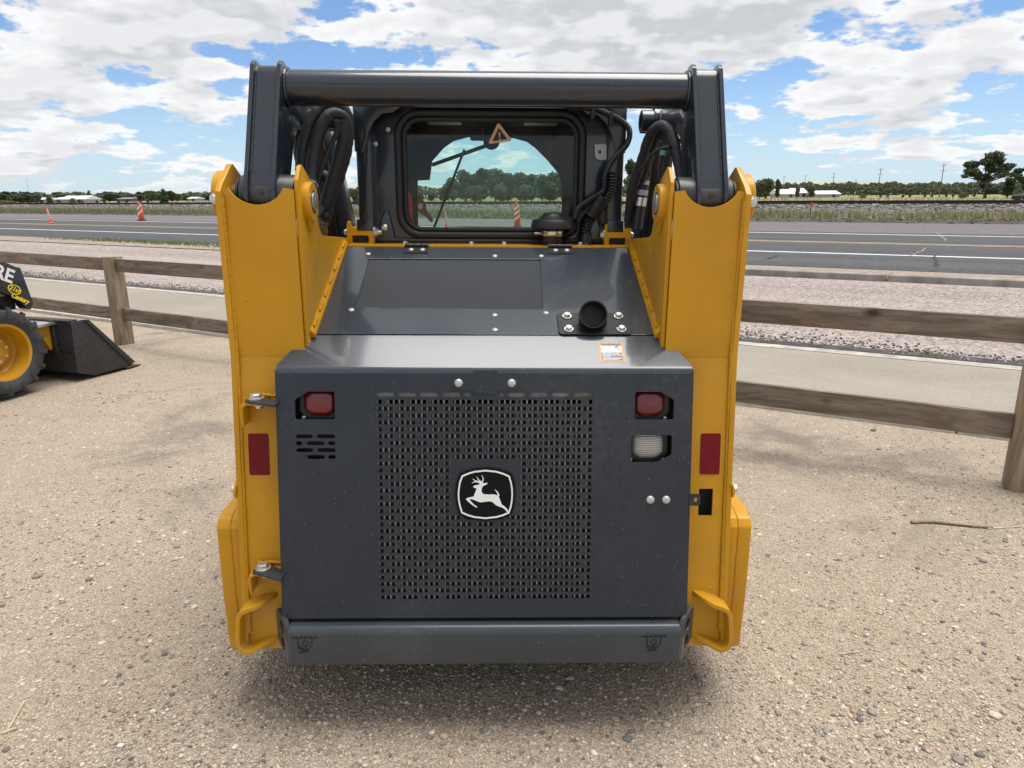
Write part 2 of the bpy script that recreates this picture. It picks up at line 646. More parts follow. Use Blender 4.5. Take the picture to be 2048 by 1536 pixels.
def wood_mat(name, c_dark, c_light, knots=True, axis=0, warm=0.35):
    """weathered timber with grain along one object axis, knots and tannin stains"""
    m, T, b, _ = new_mat(name)
    oc = T.n('ShaderNodeTexCoord').outputs['Object']
    oi = T.n('ShaderNodeObjectInfo')
    off = T.n('ShaderNodeCombineXYZ', {0: T.math('MULTIPLY', oi.outputs['Random'], 37.0), 1: T.math('MULTIPLY', oi.outputs['Random'], 11.0), 2: T.math('MULTIPLY', oi.outputs['Random'], 23.0)})
    v = T.n('ShaderNodeVectorMath', {0: oc, 1: off.outputs[0]}, operation='ADD').outputs[0]
    sc = [22.0, 22.0, 22.0]
    sc[axis] = 1.9
    g = T.mapping(v, scale=tuple(sc))
    warp = T.noise(T.mapping(v, scale=tuple(3.0 if i != axis else 0.9 for i in range(3))), 1.0, 3)
    gv = T.n('ShaderNodeVectorMath', {0: g, 1: T.n('ShaderNodeCombineXYZ', {0: T.math('MULTIPLY', warp, 6.0), 1: T.math('MULTIPLY', warp, 5.0), 2: T.math('MULTIPLY', warp, 6.0)}).outputs[0]}, operation='ADD').outputs[0]
    grain = T.noise(gv, 1.0, 6, 0.65)
    fine = T.noise(T.mapping(v, scale=tuple(160.0 if i != axis else 9.0 for i in range(3))), 1.0, 4, 0.6)
    blot = T.noise(T.mapping(v, scale=tuple(5.0 if i != axis else 1.6 for i in range(3))), 1.0, 4, 0.6)
    base = T.mix(T.mr(grain, 0.32, 0.68), c_dark, c_light)
    base = T.mix(T.math('MULTIPLY', T.mr(blot, 0.52, 0.72), warm), base, (0.24, 0.125, 0.06))
    base = T.mix(T.math('MULTIPLY', T.mr(fine, 0.45, 0.7), 0.35), base, tuple(c * 0.55 for c in c_dark))
    if knots:
        ks = [3.6, 0.35, 3.6]
        ks[axis] = 1.9
        kd = T.vor(T.mapping(v, scale=tuple(ks)), 1.0, 'Distance')
        kn = T.mr(T.math('ADD', kd, T.math('MULTIPLY', T.math('SUBTRACT', fine, 0.5), 0.05)), 0.05, 0.125, 1.0, 0.0)
        ring = T.math('SINE', T.math('MULTIPLY', kd, 110.0))
        base = T.mix(T.math('MULTIPLY', kn, 0.9), base, T.mix(T.mr(ring, -1, 1), (0.035, 0.022, 0.014), (0.10, 0.06, 0.035)))
    T.set(b.inputs['Base Color'], base)
    b.inputs['Roughness'].default_value = 0.85
    T.set(b.inputs['Normal'], T.bump(T.math('ADD', grain, T.math('MULTIPLY', fine, 0.7)), 0.55, 0.004))
    return m


M['rail_wood'] = wood_mat('fence_rail_wood', (0.150, 0.115, 0.088), (0.315, 0.252, 0.195), True, 0, 0.7)
M['post_wood'] = wood_mat('fence_post_wood', (0.20, 0.148, 0.098), (0.42, 0.32, 0.215), False, 2, 0.25)

# ------------------------------------------------------------------ ground and road strips
# everything beyond the lot runs in parallel strips: E1 along them (to the far left), E2 across (away)
E1 = Vector((-0.869, 0.495, 0)).normalized()
E2 = Vector((0.495, 0.869, 0)).normalized()


def se(s, t, z=0.0):
    p = E2 * s + E1 * t
    return (p.x, p.y, z)


def gravel_mat(name, lo, hi, peb, scale=95.0, wet=True, bump=1.0):
    """gritty ground: grains of several sizes and colours over damp and dry patches"""
    m, T, b, pos = new_mat(name)
    big = T.noise(pos, 0.75, 6, 0.62, 0.3)
    mid = T.noise(pos, 5.0, 6, 0.65)
    base = T.mix(T.mr(big, 0.33, 0.66), lo, hi)
    base = T.mix(T.math('MULTIPLY', T.mr(mid, 0.35, 0.75), 0.35), base, tuple(c * 0.62 for c in lo))
    wv = T.n('ShaderNodeVectorMath', {0: pos, 1: T.n('ShaderNodeTexNoise', {'Vector': pos, 'Scale': 60.0}).outputs[1]}, operation='ADD').outputs[0]
    heights = []
    for k, (sc, amt) in enumerate(((scale, 0.75), (scale * 2.3, 0.6))):
        vc = T.vor(pos, sc, 'Color')
        vd = T.vor(pos, sc, 'Distance')
        sp = T.n('ShaderNodeSeparateColor', {0: vc})
        grain = T.ramp(sp.outputs[0], [(0.0, tuple(c * 0.32 for c in peb)), (0.16, tuple(c * 0.55 for c in peb)), (0.42, tuple(c * 0.85 for c in peb)), (0.7, peb), (0.92, tuple(min(1, c * 1.25) for c in peb)), (1.0, (0.68, 0.65, 0.60))])
        grain = T.mix(T.math('MULTIPLY', T.math('GREATER_THAN', sp.outputs[1], 0.88), 0.6), grain, (0.30, 0.19, 0.14))
        sel = T.mr(T.noise(pos, 9.0 + 7 * k, 4, 0.6), 0.30, 0.62, 0.25, 1.0)
        base = T.mix(T.math('MULTIPLY', sel, amt), base, T.mix(0.7, base, grain))
        base = T.mix(T.math('MULTIPLY', T.mr(vd, 0.28, 0.62), 0.48), base, tuple(c * 0.35 for c in lo))
        heights.append(T.math('MULTIPLY', T.math('SUBTRACT', 0.6, vd), T.math('ADD', 0.35, sp.outputs[2])))
    vc3 = T.n('ShaderNodeSeparateColor', {0: T.vor(pos, scale * 0.36, 'Color')})
    vd3 = T.vor(pos, scale * 0.36, 'Distance')
    spot = T.math('MULTIPLY', T.math('LESS_THAN', vd3, T.math('MULTIPLY', vc3.outputs[1], 0.42)), T.math('GREATER_THAN', vc3.outputs[0], 0.72))
    base = T.mix(T.math('MULTIPLY', spot, 0.85), base, T.ramp(vc3.outputs[2], [(0.0, tuple(c * 0.18 for c in peb)), (0.5, tuple(c * 0.45 for c in peb)), (0.62, tuple(c * 0.9 for c in peb)), (1.0, tuple(c * 1.12 for c in peb))]))
    heights[0] = T.math('ADD', heights[0], T.math('MULTIPLY', spot, 0.6))
    if wet:
        w = T.mr(T.noise(pos, 0.75, 7, 0.62, 0.6), 0.50, 0.66)
        w = T.math('MULTIPLY', w, T.mr(T.noise(pos, 3.1, 5, 0.6), 0.30, 0.62))
        base = T.mix(T.math('MULTIPLY', w, 0.72), base, (0.17, 0.145, 0.12))
    T.set(b.inputs['Base Color'], base)
    b.inputs['Roughness'].default_value = 0.92
    b.inputs['Specular IOR Level'].default_value = 0.25
    h = T.math('ADD', T.math('ADD', heights[0], T.math('MULTIPLY', heights[1], 0.5)), T.math('MULTIPLY', mid, 1.2))
    T.set(b.inputs['Normal'], T.bump(h, bump, 0.006))
    return m


M['lot'] = gravel_mat('lot_gravel', (0.52, 0.412, 0.300), (0.67, 0.548, 0.415), (0.70, 0.578, 0.442))
M['median'] = gravel_mat('median_gravel', (0.42, 0.34, 0.27), (0.50, 0.41, 0.33), (0.52, 0.43, 0.35), 26.0, False)


def streak_mat(name, lo, hi, speck, sdark, along=0.05, across=1.6, vscale=40.0, seal=0.0, rough=0.9):
    """paving with streaks along the road, aggregate specks and mottling"""
    m, T, b, pos = new_mat(name)
    rp = T.mapping(pos, rot=(0, 0, math.atan2(0.495, 0.869)))       # X along the road, Y across it
    st = T.noise(T.mapping(rp, scale=(along, across, 1)), 1.0, 6, 0.65)
    mot = T.noise(pos, 0.9, 6, 0.6)
    c = T.mix(T.mr(st, 0.34, 0.66), lo, hi)
    c = T.mix(T.math('MULTIPLY', T.mr(mot, 0.45, 0.75), 0.3), c, hi)
    vc = T.n('ShaderNodeSeparateColor', {0: T.vor(pos, vscale, 'Color')})
    c = T.mix(T.math('MULTIPLY', T.math('GREATER_THAN', vc.outputs[0], 0.6), 0.5), c, speck)
    c = T.mix(T.math('MULTIPLY', T.math('LESS_THAN', vc.outputs[0], 0.25), 0.5), c, sdark)
    if seal:
        dk = T.mr(T.noise(T.mapping(rp, scale=(along * 0.6, across * 2.2, 1), loc=(3, 5, 0)), 1.0, 5, 0.6), 0.56, 0.70)
        c = T.mix(T.math('MULTIPLY', dk, seal), c, sdark)
    T.set(b.inputs['Base Color'], c)
    b.inputs['Roughness'].default_value = rough
    b.inputs['Specular IOR Level'].default_value = 0.3
    T.set(b.inputs['Normal'], T.bump(T.math('ADD', vc.outputs[1], mot), 0.5, 0.006))
    return m


M['pink'] = streak_mat('pink_chip_seal', (0.245, 0.20, 0.178), (0.355, 0.297, 0.268), (0.49, 0.425, 0.388), (0.13, 0.115, 0.11), 0.10, 1.3, 38.0, 0.30)
M['asphalt'] = streak_mat('highway_asphalt', (0.052, 0.052, 0.055), (0.090, 0.088, 0.090), (0.125, 0.122, 0.122), (0.06, 0.06, 0.064), 0.035, 1.1, 30.0, 0.30)
M['shoulder'] = streak_mat('milled_shoulder', (0.125, 0.112, 0.108), (0.175, 0.160, 0.152), (0.22, 0.20, 0.19), (0.07, 0.064, 0.06), 0.03, 2.2, 26.0, 0.5)
M['concrete'] = streak_mat('apron_concrete', (0.265, 0.232, 0.186), (0.345, 0.306, 0.25), (0.39, 0.35, 0.29), (0.22, 0.195, 0.16), 0.35, 0.6, 160.0)
M['kerb_light'] = simple('kerb_concrete_light', (0.50, 0.47, 0.42), 0.9, var=0.15, scale=6, bump=0.4, bscale=60)
M['kerb'] = simple('kerb_concrete', (0.27, 0.245, 0.215), 0.9, var=0.3, scale=3, bump=0.4, bscale=60)
M['line_white'] = simple('road_line_white', (0.72, 0.72, 0.70), 0.7, var=0.12, scale=3)
M['line_yellow'] = simple('road_line_yellow', (0.46, 0.34, 0.19), 0.7, var=0.2, scale=2)
M['dirt_dark'] = simple('dark_dirt', (0.060, 0.048, 0.040), 0.95, var=0.5, scale=3, bump=1.0, bscale=12)
M['ballast'] = gravel_mat('rail_ballast', (0.13, 0.115, 0.105), (0.26, 0.235, 0.22), (0.33, 0.30, 0.285), 13.0, False, 1.0)


def field_mat(name, cols, scale=0.08):
    m, T, b, pos = new_mat(name)
    n1 = T.noise(pos, scale, 6, 0.65)
    n2 = T.noise(pos, scale * 14, 5, 0.65)
    c = T.ramp(n1, [(0.30, cols[0]), (0.47, cols[1]), (0.62, cols[2])])
    c = T.mix(T.math('MULTIPLY', T.mr(n2, 0.35, 0.7), 0.45), c, tuple(k * 0.6 for k in cols[1]))
    T.set(b.inputs['Base Color'], c)
    b.inputs['Roughness'].default_value = 0.95
    b.inputs['Specular IOR Level'].default_value = 0.1
    T.set(b.inputs['Normal'], T.bump(n2, 0.6, 0.05))
    return m


M['verge'] = field_mat('verge_soil', ((0.20, 0.19, 0.09), (0.24, 0.22, 0.12), (0.32, 0.28, 0.18)), 0.4)
M['field'] = field_mat('far_field', ((0.17, 0.19, 0.075), (0.26, 0.24, 0.12), (0.36, 0.31, 0.19)), 0.05)
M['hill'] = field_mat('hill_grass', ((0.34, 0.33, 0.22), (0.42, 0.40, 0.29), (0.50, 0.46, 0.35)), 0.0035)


def strip(name, prof, mat, t0=-160.0, t1=260.0, nt=1, kind=True, drop=0.0):
    """sheet following a cross-section given as (s, z) pairs"""
    v, f = [], []
    n = len(prof)
    for j in range(nt + 1):
        t = t0 + (t1 - t0) * j / nt
        for s, z in prof:
            v.append(se(s, t, z - drop))
    for j in range(nt):
        for i in range(n - 1):
            a = j * n + i
            f.append((a, a + 1, a + n + 1, a + n))
    o = mk(name, (v, f), mat, None, smooth=False, recalc=False)
    me = o.data
    if me.polygons[0].normal.z < 0:
        me.flip_normals()
    return struct(o) if kind else o


# one base sheet to the horizon
base_prof = [(-6000, -0.03), (5.0, -0.03), (7.8, -0.03), (12.2, 0.25), (13.2, 0.31), (30.5, 0.47), (36, 0.52), (40, 0.55), (60, 0.50), (6500, 0.50)]
strip('ground', base_prof, M['field'], -6500, 6500, drop=0.02)

# gravel lot with gentle unevenness near the machine
rng = random.Random(4)


def lot_height(x, y):
    return 0.012 * math.sin(1.3 * x + 0.7 * y) + 0.009 * math.sin(2.9 * x - 1.7 * y + 1.0) + 0.006 * math.sin(5.3 * y + 3.1 * x)


v, f = [], []
S0, S1, T0, T1, NS, NTT = -9.0, 5.36, -16.0, 20.0, 130, 260
for j in range(NTT + 1):
    t = T0 + (T1 - T0) * j / NTT
    for i in range(NS + 1):
        s = S0 + (S1 - S0) * i / NS
        p = se(s, t)
        e = min(1.0, (S1 - s) / 0.5)
        v.append((p[0], p[1], lot_height(p[0], p[1]) * e + 0.004))
for j in range(NTT):
    for i in range(NS):
        a = j * (NS + 1) + i
        f.append((a, a + NS + 1, a + NS + 2, a + 1))
lot = mk('gravel_lot', (v, f), M['lot'], None, recalc=False)
if lot.data.polygons[0].normal.z < 0:
    lot.data.flip_normals()
struct(lot)
strip('gravel_lot_far', [(-200, -0.012), (5.36, -0.012)], M['lot'], -200, 300)

strip('concrete_apron', [(5.43, 0.02), (7.62, 0.012)], M['concrete'], nt=1)
v, f = g_prism([(5.34, -0.06), (5.34, 0.035), (5.36, 0.05), (5.41, 0.05), (5.432, 0.03), (5.432, -0.06)], 'x', -160, 260)


def strip_box(name, prof, mat, segs, gap=0.006, kind='structure', label=None):
    """kerb-like solid running along the road, cut into lengths"""
    root = None
    g = []
    for a, b in segs:
        n = len(prof)
        vv = [se(s, a + gap, z) for s, z in prof] + [se(s, b - gap, z) for s, z in prof]
        ff = [tuple(range(n)), tuple(range(2 * n - 1, n - 1, -1))] + [(i, (i + 1) % n, n + (i + 1) % n, n + i) for i in range(n)]
        g.append((vv, ff))
    return g


def kerb(name, prof, mat, cuts, bevel=0.01):
    """kerb as an Empty with one block per length between joints"""
    o = bpy.data.objects.new(name, None)
    C.objects.link(o)
    struct(o)
    for gg in strip_box(name, prof, mat, list(zip(cuts, cuts[1:]))):
        mk('kerb_block', gg, mat, o, bevel=bevel, seg=2)
    return o


kerb('apron_kerb', [(5.345, -0.06), (5.345, 0.045), (5.435, 0.05), (5.435, -0.06)], M['kerb_light'], [-40 + 3.05 * i for i in range(36)], 0.012)
strip('apron_edge_strip', [(7.62, 0.016), (7.80, 0.018)], simple('worn_edge_concrete', (0.40, 0.365, 0.315), 0.9, var=0.3, scale=5), nt=1)
strip('frontage_road', [(7.80, 0.006), (8.4, 0.05), (10.5, 0.17), (12.16, 0.285)], M['pink'], nt=1)
strip('crumbled_edge', [(7.79, 0.022), (7.96, 0.030)], simple('crumbled_asphalt', (0.055, 0.05, 0.047), 0.95, var=0.6, scale=8, bump=1.0, bscale=30), nt=1)
strip('median', [(12.12, 0.30), (12.7, 0.345), (13.3, 0.34)], M['median'], nt=1)
kerb('median_kerb', [(12.06, 0.20), (12.06, 0.37), (12.08, 0.385), (12.20, 0.385), (12.22, 0.37), (12.22, 0.20)], M['kerb'], [-60, -27.6, -18.3, -13.2, -8.7, -4.2, 0.4, 5.0, 9.5, 13.6], 0.012)
strip('highway', [(13.22, 0.345), (16, 0.385), (19.2, 0.415), (23.4, 0.435), (24.2, 0.438)], M['asphalt'], nt=1)
strip('highway_shoulder', [(24.2, 0.438), (30.8, 0.495)], M['shoulder'], nt=1)
strip('shoulder_bank', [(30.8, 0.495), (31.4, 0.60), (32.0, 0.62), (33.2, 0.55)], M['dirt_dark'], nt=1)


def road_z(s):
    P = [(13.22, 0.345), (16, 0.385), (19.2, 0.415), (23.4, 0.435), (24.2, 0.438), (30.8, 0.495)]
    for (a, za), (b, zb) in zip(P, P[1:]):
        if a <= s <= b:
            return za + (zb - za) * (s - a) / (b - a)
    return 0.5


def painted_line(name, s0, s1, mat, label):
    o = strip(name, [(s0, road_z(s0) + 0.005), (s1, road_z(s1) + 0.005)], mat, nt=1)
    return o


painted_line('white_edge_line', 15.90, 16.06, M['line_white'], '')
painted_line('white_edge_line', 22.95, 23.15, M['line_white'], '')
painted_line('yellow_centre_line', 18.98, 19.12, M['line_yellow'], '')
painted_line('yellow_centre_line', 19.26, 19.40, M['line_yellow'], '')
strip('verge', [(32.9, 0.53), (36, 0.58), (38.2, 0.62)], M['verge'], nt=1)
strip('railway_embankment', [(37.8, 0.58), (39.2, 0.93), (40.0, 1.02), (43.5, 1.02), (46.5, 0.52)], M['ballast'], -220, 360, nt=1)
strip('field', [(46.0, 0.54), (60, 0.52), (400, 0.52), (2500, 0.52)], M['field'], -2500, 3500, nt=1)

# ================================================================== the skid steer loader in front of the camera
MACH_O = Vector((-0.085, 1.80, 0.0))
MACH_R = (Matrix.Rotation(R(0.9), 3, 'Z') @ Matrix.Rotation(R(0.7), 3, 'Y'))
loader = thing('skid_steer_loader', 'large yellow and charcoal skid steer loader seen from behind, filling the middle', 'loader', MACH_O, MACH_R.to_euler())


def mp(px, py, y):
    """photograph pixel -> machine coordinates on the machine's plane Y = y"""
    o = MACH_R.transposed() @ (EYE - MACH_O)
    d = MACH_R.transposed() @ ray(px, py)
    return o + d * ((y - o.y) / d.y)


L = loader
Y_, G_ = M['yellow'], M['grey']
# shared bolt meshes (axis +Z, base at origin)
dome_me = mesh_from('dome_bolt', g_lathe([(0.0118, 0), (0.0118, 0.0014), (0.0100, 0.0040), (0.0066, 0.0060), (0.002, 0.0070)], (0, 0, 0), (0, 0, 1), 16), M['white_bolt'], angle=60)
flat_me = mesh_from('flat_bolt', g_lathe([(0.0090, 0), (0.0090, 0.001), (0.0073, 0.0028), (0.0034, 0.0037)], (0, 0, 0), (0, 0, 1), 14), M['white_bolt'], angle=60)


def hex_bolt_geom(r=0.013, h=0.011, washer=True):
    g = [g_lathe([(r, 0.0032), (r, h), (r * 0.86, h + 0.0018)], (0, 0, 0), (0, 0, 1), 6)]
    if washer:
        g.append(g_lathe([(r * 1.45, 0), (r * 1.45, 0.0026), (r * 1.3, 0.0034)], (0, 0, 0), (0, 0, 1), 18))
    return join(*g)


hex_me = mesh_from('hex_bolt', hex_bolt_geom(), M['zinc'], angle=30)
hex_small_me = mesh_from('hex_bolt_small', hex_bolt_geom(0.009, 0.008), M['zinc'], angle=30)


def place(me, name, p, nrm, parent=L, spin=0.0, scale=1.0):
    u, w, d = basis(nrm)
    m = Matrix((u, w, d)).transposed().to_4x4()
    m = Matrix.Translation(Vector(p)) @ m @ Matrix.Rotation(spin, 4, 'Z') @ Matrix.Scale(scale, 4)
    return link(name, me, parent, matrix=m)


# ---------------------------------------------------------------- rear door
D0 = Vector((0, 0.0, 0.381))
DU = Vector((0, 0.113, 0.709)).normalized()
DN = Vector((1, 0, 0)).cross(DU)                 # points out of the door, towards the viewer
DN = DN if DN.y < 0 else -DN


def dv(z):
    return (z - 0.381) / DU.z


def on_door(u, v_, off=0.0):
    return D0 + Vector((1, 0, 0)) * u + DU * v_ + DN * off


def slot(u0, u1, v0, v1):
    h = v1 - v0
    w = u1 - u0
    c = min(0.0026, w * 0.25)
    b = 0.0010
    return [(u0, v0 + h * 0.24), (u0 + c, v0 + b), (u0 + w * 0.5, v0), (u1 - c, v0 + b), (u1, v0 + h * 0.24), (u1, v1 - h * 0.24), (u1 - c, v1 - b), (u0 + w * 0.5, v1), (u0 + c, v1 - b), (u0, v1 - h * 0.24)]


holes = []
V_TOP, V_BOT, NROW = 0.644, 0.062, 31
PITCH_U, SLOT_W, SLOT_H = 0.0613, 0.0502, 0.0126
for i in range(NROW):
    vc = V_TOP + (V_BOT - V_TOP) * i / (NROW - 1)
    spans = []
    if i % 2 == 0:
        for k in range(10):
            a = -0.3045 + k * PITCH_U
            spans.append((a, a + SLOT_W + 0.003 * (k == 9)))
    else:
        spans.append((-0.3045, -0.2865))
        for k in range(9):
            a = -0.3045 + PITCH_U * 0.5 + k * PITCH_U
            spans.append((a, a + SLOT_W))
        spans.append((0.2835, 0.3025))
    for a, b in spans:
        if i == 0:
            blk = (-0.040, 0.038)
        elif 10 <= i <= 17:
            blk = (-0.0965, 0.0965)
        else:
            blk = None
        parts = [(a, b)]
        if blk:
            parts = [(a, min(b, blk[0])), (max(a, blk[1]), b)]
        for p, q in parts:
            if q - p > 0.013:
                holes.append(slot(p, q, vc - SLOT_H / 2, vc + SLOT_H / 2))
# side vents, left
for i, row in enumerate([[(0, 0.046), (0.058, 0.108)], [(0, 0.016), (0.030, 0.078), (0.088, 0.108)], [(0, 0.046), (0.058, 0.108)], [(0.030, 0.078), (0.088, 0.108)]]):
    vc = dv(0.902) - 0.0195 * i
    for a, b in row:
        holes.append(slot(-0.527 + a, -0.527 + b, vc - 0.006, vc + 0.006))
LT = [(-0.528, dv(0.949)), (-0.418, dv(0.949)), (-0.418, dv(1.026)), (-0.490, dv(1.026)), (-0.528, dv(1.003))]
RT = [(0.418, dv(0.949)), (0.528, dv(0.949)), (0.528, dv(1.003)), (0.490, dv(1.026)), (0.418, dv(1.026))]
RV = [(0.410, dv(0.829)), (0.482, dv(0.829)), (0.524, dv(0.850)), (0.524, dv(0.905)), (0.410, dv(0.905))]


def soften(poly, r=0.005):
    out = []
    n = len(poly)
    for i, p in enumerate(poly):
        a, b = Vector(poly[i - 1]), Vector(poly[(i + 1) % n])
        p = Vector(p)
        d1, d2 = (a - p).normalized(), (b - p).normalized()
        out += [tuple(p + d1 * r), tuple(p + (d1 + d2) * r * 0.3), tuple(p + d2 * r)]
    return out


holes += [soften(LT), soften(RT), soften(RV)]
V_END = 0.704
door_outline = soften([(-0.577, 0.0), (0.577, 0.0), (0.577, V_END), (-0.577, V_END)], 0.004)[3:-3]
door_outline = [(-0.573, 0.0), (0.573, 0.0), (0.577, 0.004), (0.577, V_END), (-0.577, V_END), (-0.577, 0.004)]
door = plate('rear_door', door_outline, holes, 0.004, G_, L, D0, (1, 0, 0), DU)
# folded top lip and shelf, with cut-off corners; bent edge is rounded
SH = Vector((0, 0.105, 0.073)).normalized()
e0 = D0 + DU * V_END
lip = []
ctr_n = (DN * -1)
for k in range(7):
    a = k / 6
    d = (DU * (1 - a) + SH * a).normalized()
    lip.append(d)
pathp = [e0]
for d in lip:
    pathp.append(pathp[-1] + d * 0.0032)
shelf_start = pathp[-1]
SHELF_L = 0.118
shelf_end = shelf_start + SH * SHELF_L
vs, fs = [], []
for p in pathp:
    vs += [(-0.577, p.y, p.z), (0.577, p.y, p.z)]
for i in range(len(pathp) - 1):
    fs.append((2 * i, 2 * i + 1, 2 * i + 3, 2 * i + 2))
n0 = len(vs)
c1 = shelf_start + SH * 0.006
ch = shelf_start + SH * (SHELF_L - 0.004)
vs += [(-0.577, c1.y, c1.z), (0.577, c1.y, c1.z), (0.514, ch.y, ch.z), (0.514, shelf_end.y, shelf_end.z), (-0.514, shelf_end.y, shelf_end.z), (-0.514, ch.y, ch.z)]
b_ = 2 * (len(pathp) - 1)
fs.append((b_, b_ + 1, n0 + 1, n0))
fs.append((n0, n0 + 1, n0 + 2, n0 + 3, n0 + 4, n0 + 5))
# corner flanges fold down from the diagonal cut
for sgn, ia, ib in ((-1, n0, n0 + 5), (1, n0 + 1, n0 + 2)):
    pa, pb = Vector(vs[ia]), Vector(vs[ib])
    k = len(vs)
    vs += [tuple(pa + Vector((0, 0.01, -0.05))), tuple(pb + Vector((0, 0.0, -0.05)))]
    fs.append((ia, ib, k + 1, k) if sgn > 0 else (ib, ia, k, k + 1))
shelf = mk('door_top', (vs, fs), M['hood'], L, angle=30, solid=0.004)
# door side returns
for sgn in (-1, 1):
    a, b = on_door(sgn * 0.5775, 0.003, -0.002), on_door(sgn * 0.5775, V_END + 0.008, -0.002)
    g = ([tuple(a), tuple(b), tuple(b + Vector((0, 0.045, 0))), tuple(a + Vector((0, 0.05, 0)))], [(0, 1, 2, 3)])
    o = mk('door_flange', g, G_, L, solid=0.0035)
# small hinge eyelets at the bottom corners of the door
for u in (-0.566, 0.563):
    mk('drain_hole', g_lathe([(0.0042, 0), (0.0042, 0.0006)], on_door(u, 0.012, 0.0002), DN, 12), M['icon'], L)

mk('vent_shade_plate', g_box(-0.560, -0.395, 0.100, 0.106, 0.80, 0.935), M['dark'], L)  # dark plate added behind the vents in place of the shade there
# latch cover with two domed bolts
lc = [(-0.092, 0), (-0.092, 0.020), (-0.080, 0.028), (-0.033, 0.028), (-0.030, 0.040), (0.031, 0.040), (0.034, 0.028), (0.082, 0.028), (0.093, 0.018), (0.093, -0.004), (0.082, -0.014), (0.034, -0.014), (0.031, -0.022), (-0.030, -0.022), (-0.033, -0.014), (-0.080, -0.014), (-0.092, -0.004)]
plate('latch_cover', lc, [], 0.003, M['matte_black'] if False else G_, L, on_door(0.0, dv(1.044), 0.0035), (1, 0, 0), DU, 0.0006)
for u in (-0.074, 0.073):
    place(dome_me, 'bolt', on_door(u, dv(1.050), 0.0036), DN)
for u in (0.467, 0.512):
    place(dome_me, 'bolt', on_door(u, dv(0.722), 0.0005), DN)

# radiator behind the grille
rb = on_door(0, 0, -0.045)
mk('radiator_core', join(([tuple(on_door(-0.33, 0.02, -0.020)), tuple(on_door(0.33, 0.02, -0.020)), tuple(on_door(0.33, 0.612, -0.020)), tuple(on_door(-0.33, 0.612, -0.020))], [(0, 1, 2, 3)])), M['fins'], L)
bars = []
nb = 42
for i in range(nb):
    u = -0.318 + 0.636 * i / (nb - 1)
    q = [on_door(u - 0.0024, 0.03, -0.010), on_door(u + 0.0024, 0.03, -0.010), on_door(u + 0.0024, 0.631, -0.010), on_door(u - 0.0024, 0.631, -0.010)]
    r_ = [p - DN * 0.006 for p in q]
    bars.append(([tuple(p) for p in q + r_], [(0, 1, 2, 3), (0, 4, 5, 1), (1, 5, 6, 2), (2, 6, 7, 3), (3, 7, 4, 0)]))
stuff(mk('radiator_tubes', join(*bars), M['rad_tube'], L, smooth=False))
hd = [on_door(-0.33, 0.634, -0.012), on_door(0.33, 0.634, -0.012), on_door(0.33, 0.668, -0.012), on_door(-0.33, 0.668, -0.012)]
hb = [p - DN * 0.03 for p in hd]
mk('radiator_header', ([tuple(p) for p in hd + hb], [(0, 1, 2, 3), (7, 6, 5, 4), (0, 4, 5, 1), (1, 5, 6, 2), (2, 6, 7, 3), (3, 7, 4, 0)]), M['rad_tube'], L, bevel=0.006)

# ---------------------------------------------------------------- badge with the leaping deer
KX, KY = 0.2246 * (0.611 / 440.0), 0.2246 * (0.600 / 412.0)
BC = (1020.0, 1150.0)


def bz(x, y):
    return ((x - BC[0]) * KX, -(y - BC[1]) * KY)


ring_o = [bz(*p) for p in [(806, 983), (860, 960), (920, 943), (1020, 933), (1120, 943), (1185, 962), (1238, 985), (1256, 1040), (1266, 1100), (1268, 1150), (1264, 1210), (1254, 1262), (1236, 1314), (1180, 1338), (1120, 1354), (1020, 1364), (920, 1354), (860, 1337), (803, 1313), (786, 1262), (775, 1210), (770, 1150), (774, 1100), (784, 1040)]]
ring_i = [(x * 0.945, y * 0.937) for x, y in ring_o]
back_o = [(x * 1.095, y * 1.095) for x, y in ring_o]
BO = on_door(0.0, dv(0.739), 0.0)
BOU = (BO.x, BO.y, BO.z)
badge = plate('badge_plate', back_o, [], 0.006, M['logo_black'], L, BO + DN * 0.006, (1, 0, 0), DU, 0.0015)
plate('badge_border', ring_o, [ring_i], 0.002, M['logo_white'], L, BO + DN * 0.0072, (1, 0, 0), DU)
deer = [(908, 1078), (925, 1069), (958, 1064), (972, 1052), (978, 1040), (990, 1040), (1000, 1050), (1022, 1048), (1043, 1047), (1024, 1064), (1000, 1073), (988, 1092), (985, 1120), (992, 1138), (1006, 1146), (1050, 1150), (1090, 1148), (1112, 1151), (1122, 1158), (1130, 1152), (1120, 1128), (1103, 1102), (1124, 1118), (1138, 1136), (1147, 1156), (1140, 1166), (1150, 1190), (1158, 1212), (1166, 1236), (1190, 1251), (1208, 1268), (1222, 1288), (1238, 1314), (1230, 1318), (1212, 1298), (1194, 1278), (1172, 1264), (1140, 1254), (1112, 1240), (1092, 1222), (1080, 1212), (1050, 1208), (1010, 1213), (975, 1217), (950, 1210), (925, 1198), (900, 1190), (872, 1188), (890, 1210), (915, 1236), (940, 1252), (946, 1265), (930, 1258), (895, 1236), (864, 1210), (844, 1188), (858, 1178), (890, 1172), (916, 1165), (922, 1142), (934, 1116), (942, 1096), (922, 1090)]
plate('badge_deer', [bz(*p) for p in deer], [], 0.002, M['logo_white'], L, BO + DN * 0.0073, (1, 0, 0), DU)


def stroke(pts, w0, w1):
    n = len(pts)
    left, right = [], []
    for i, p in enumerate(pts):
        a, b = Vector(pts[max(i - 1, 0)]), Vector(pts[min(i + 1, n - 1)])
        t = (b - a).normalized()
        nn = Vector((-t.y, t.x))
        w = w0 + (w1 - w0) * i / (n - 1)
        left.append(tuple(Vector(p) + nn * w))
        right.append(tuple(Vector(p) - nn * w))
    return left + right[::-1]


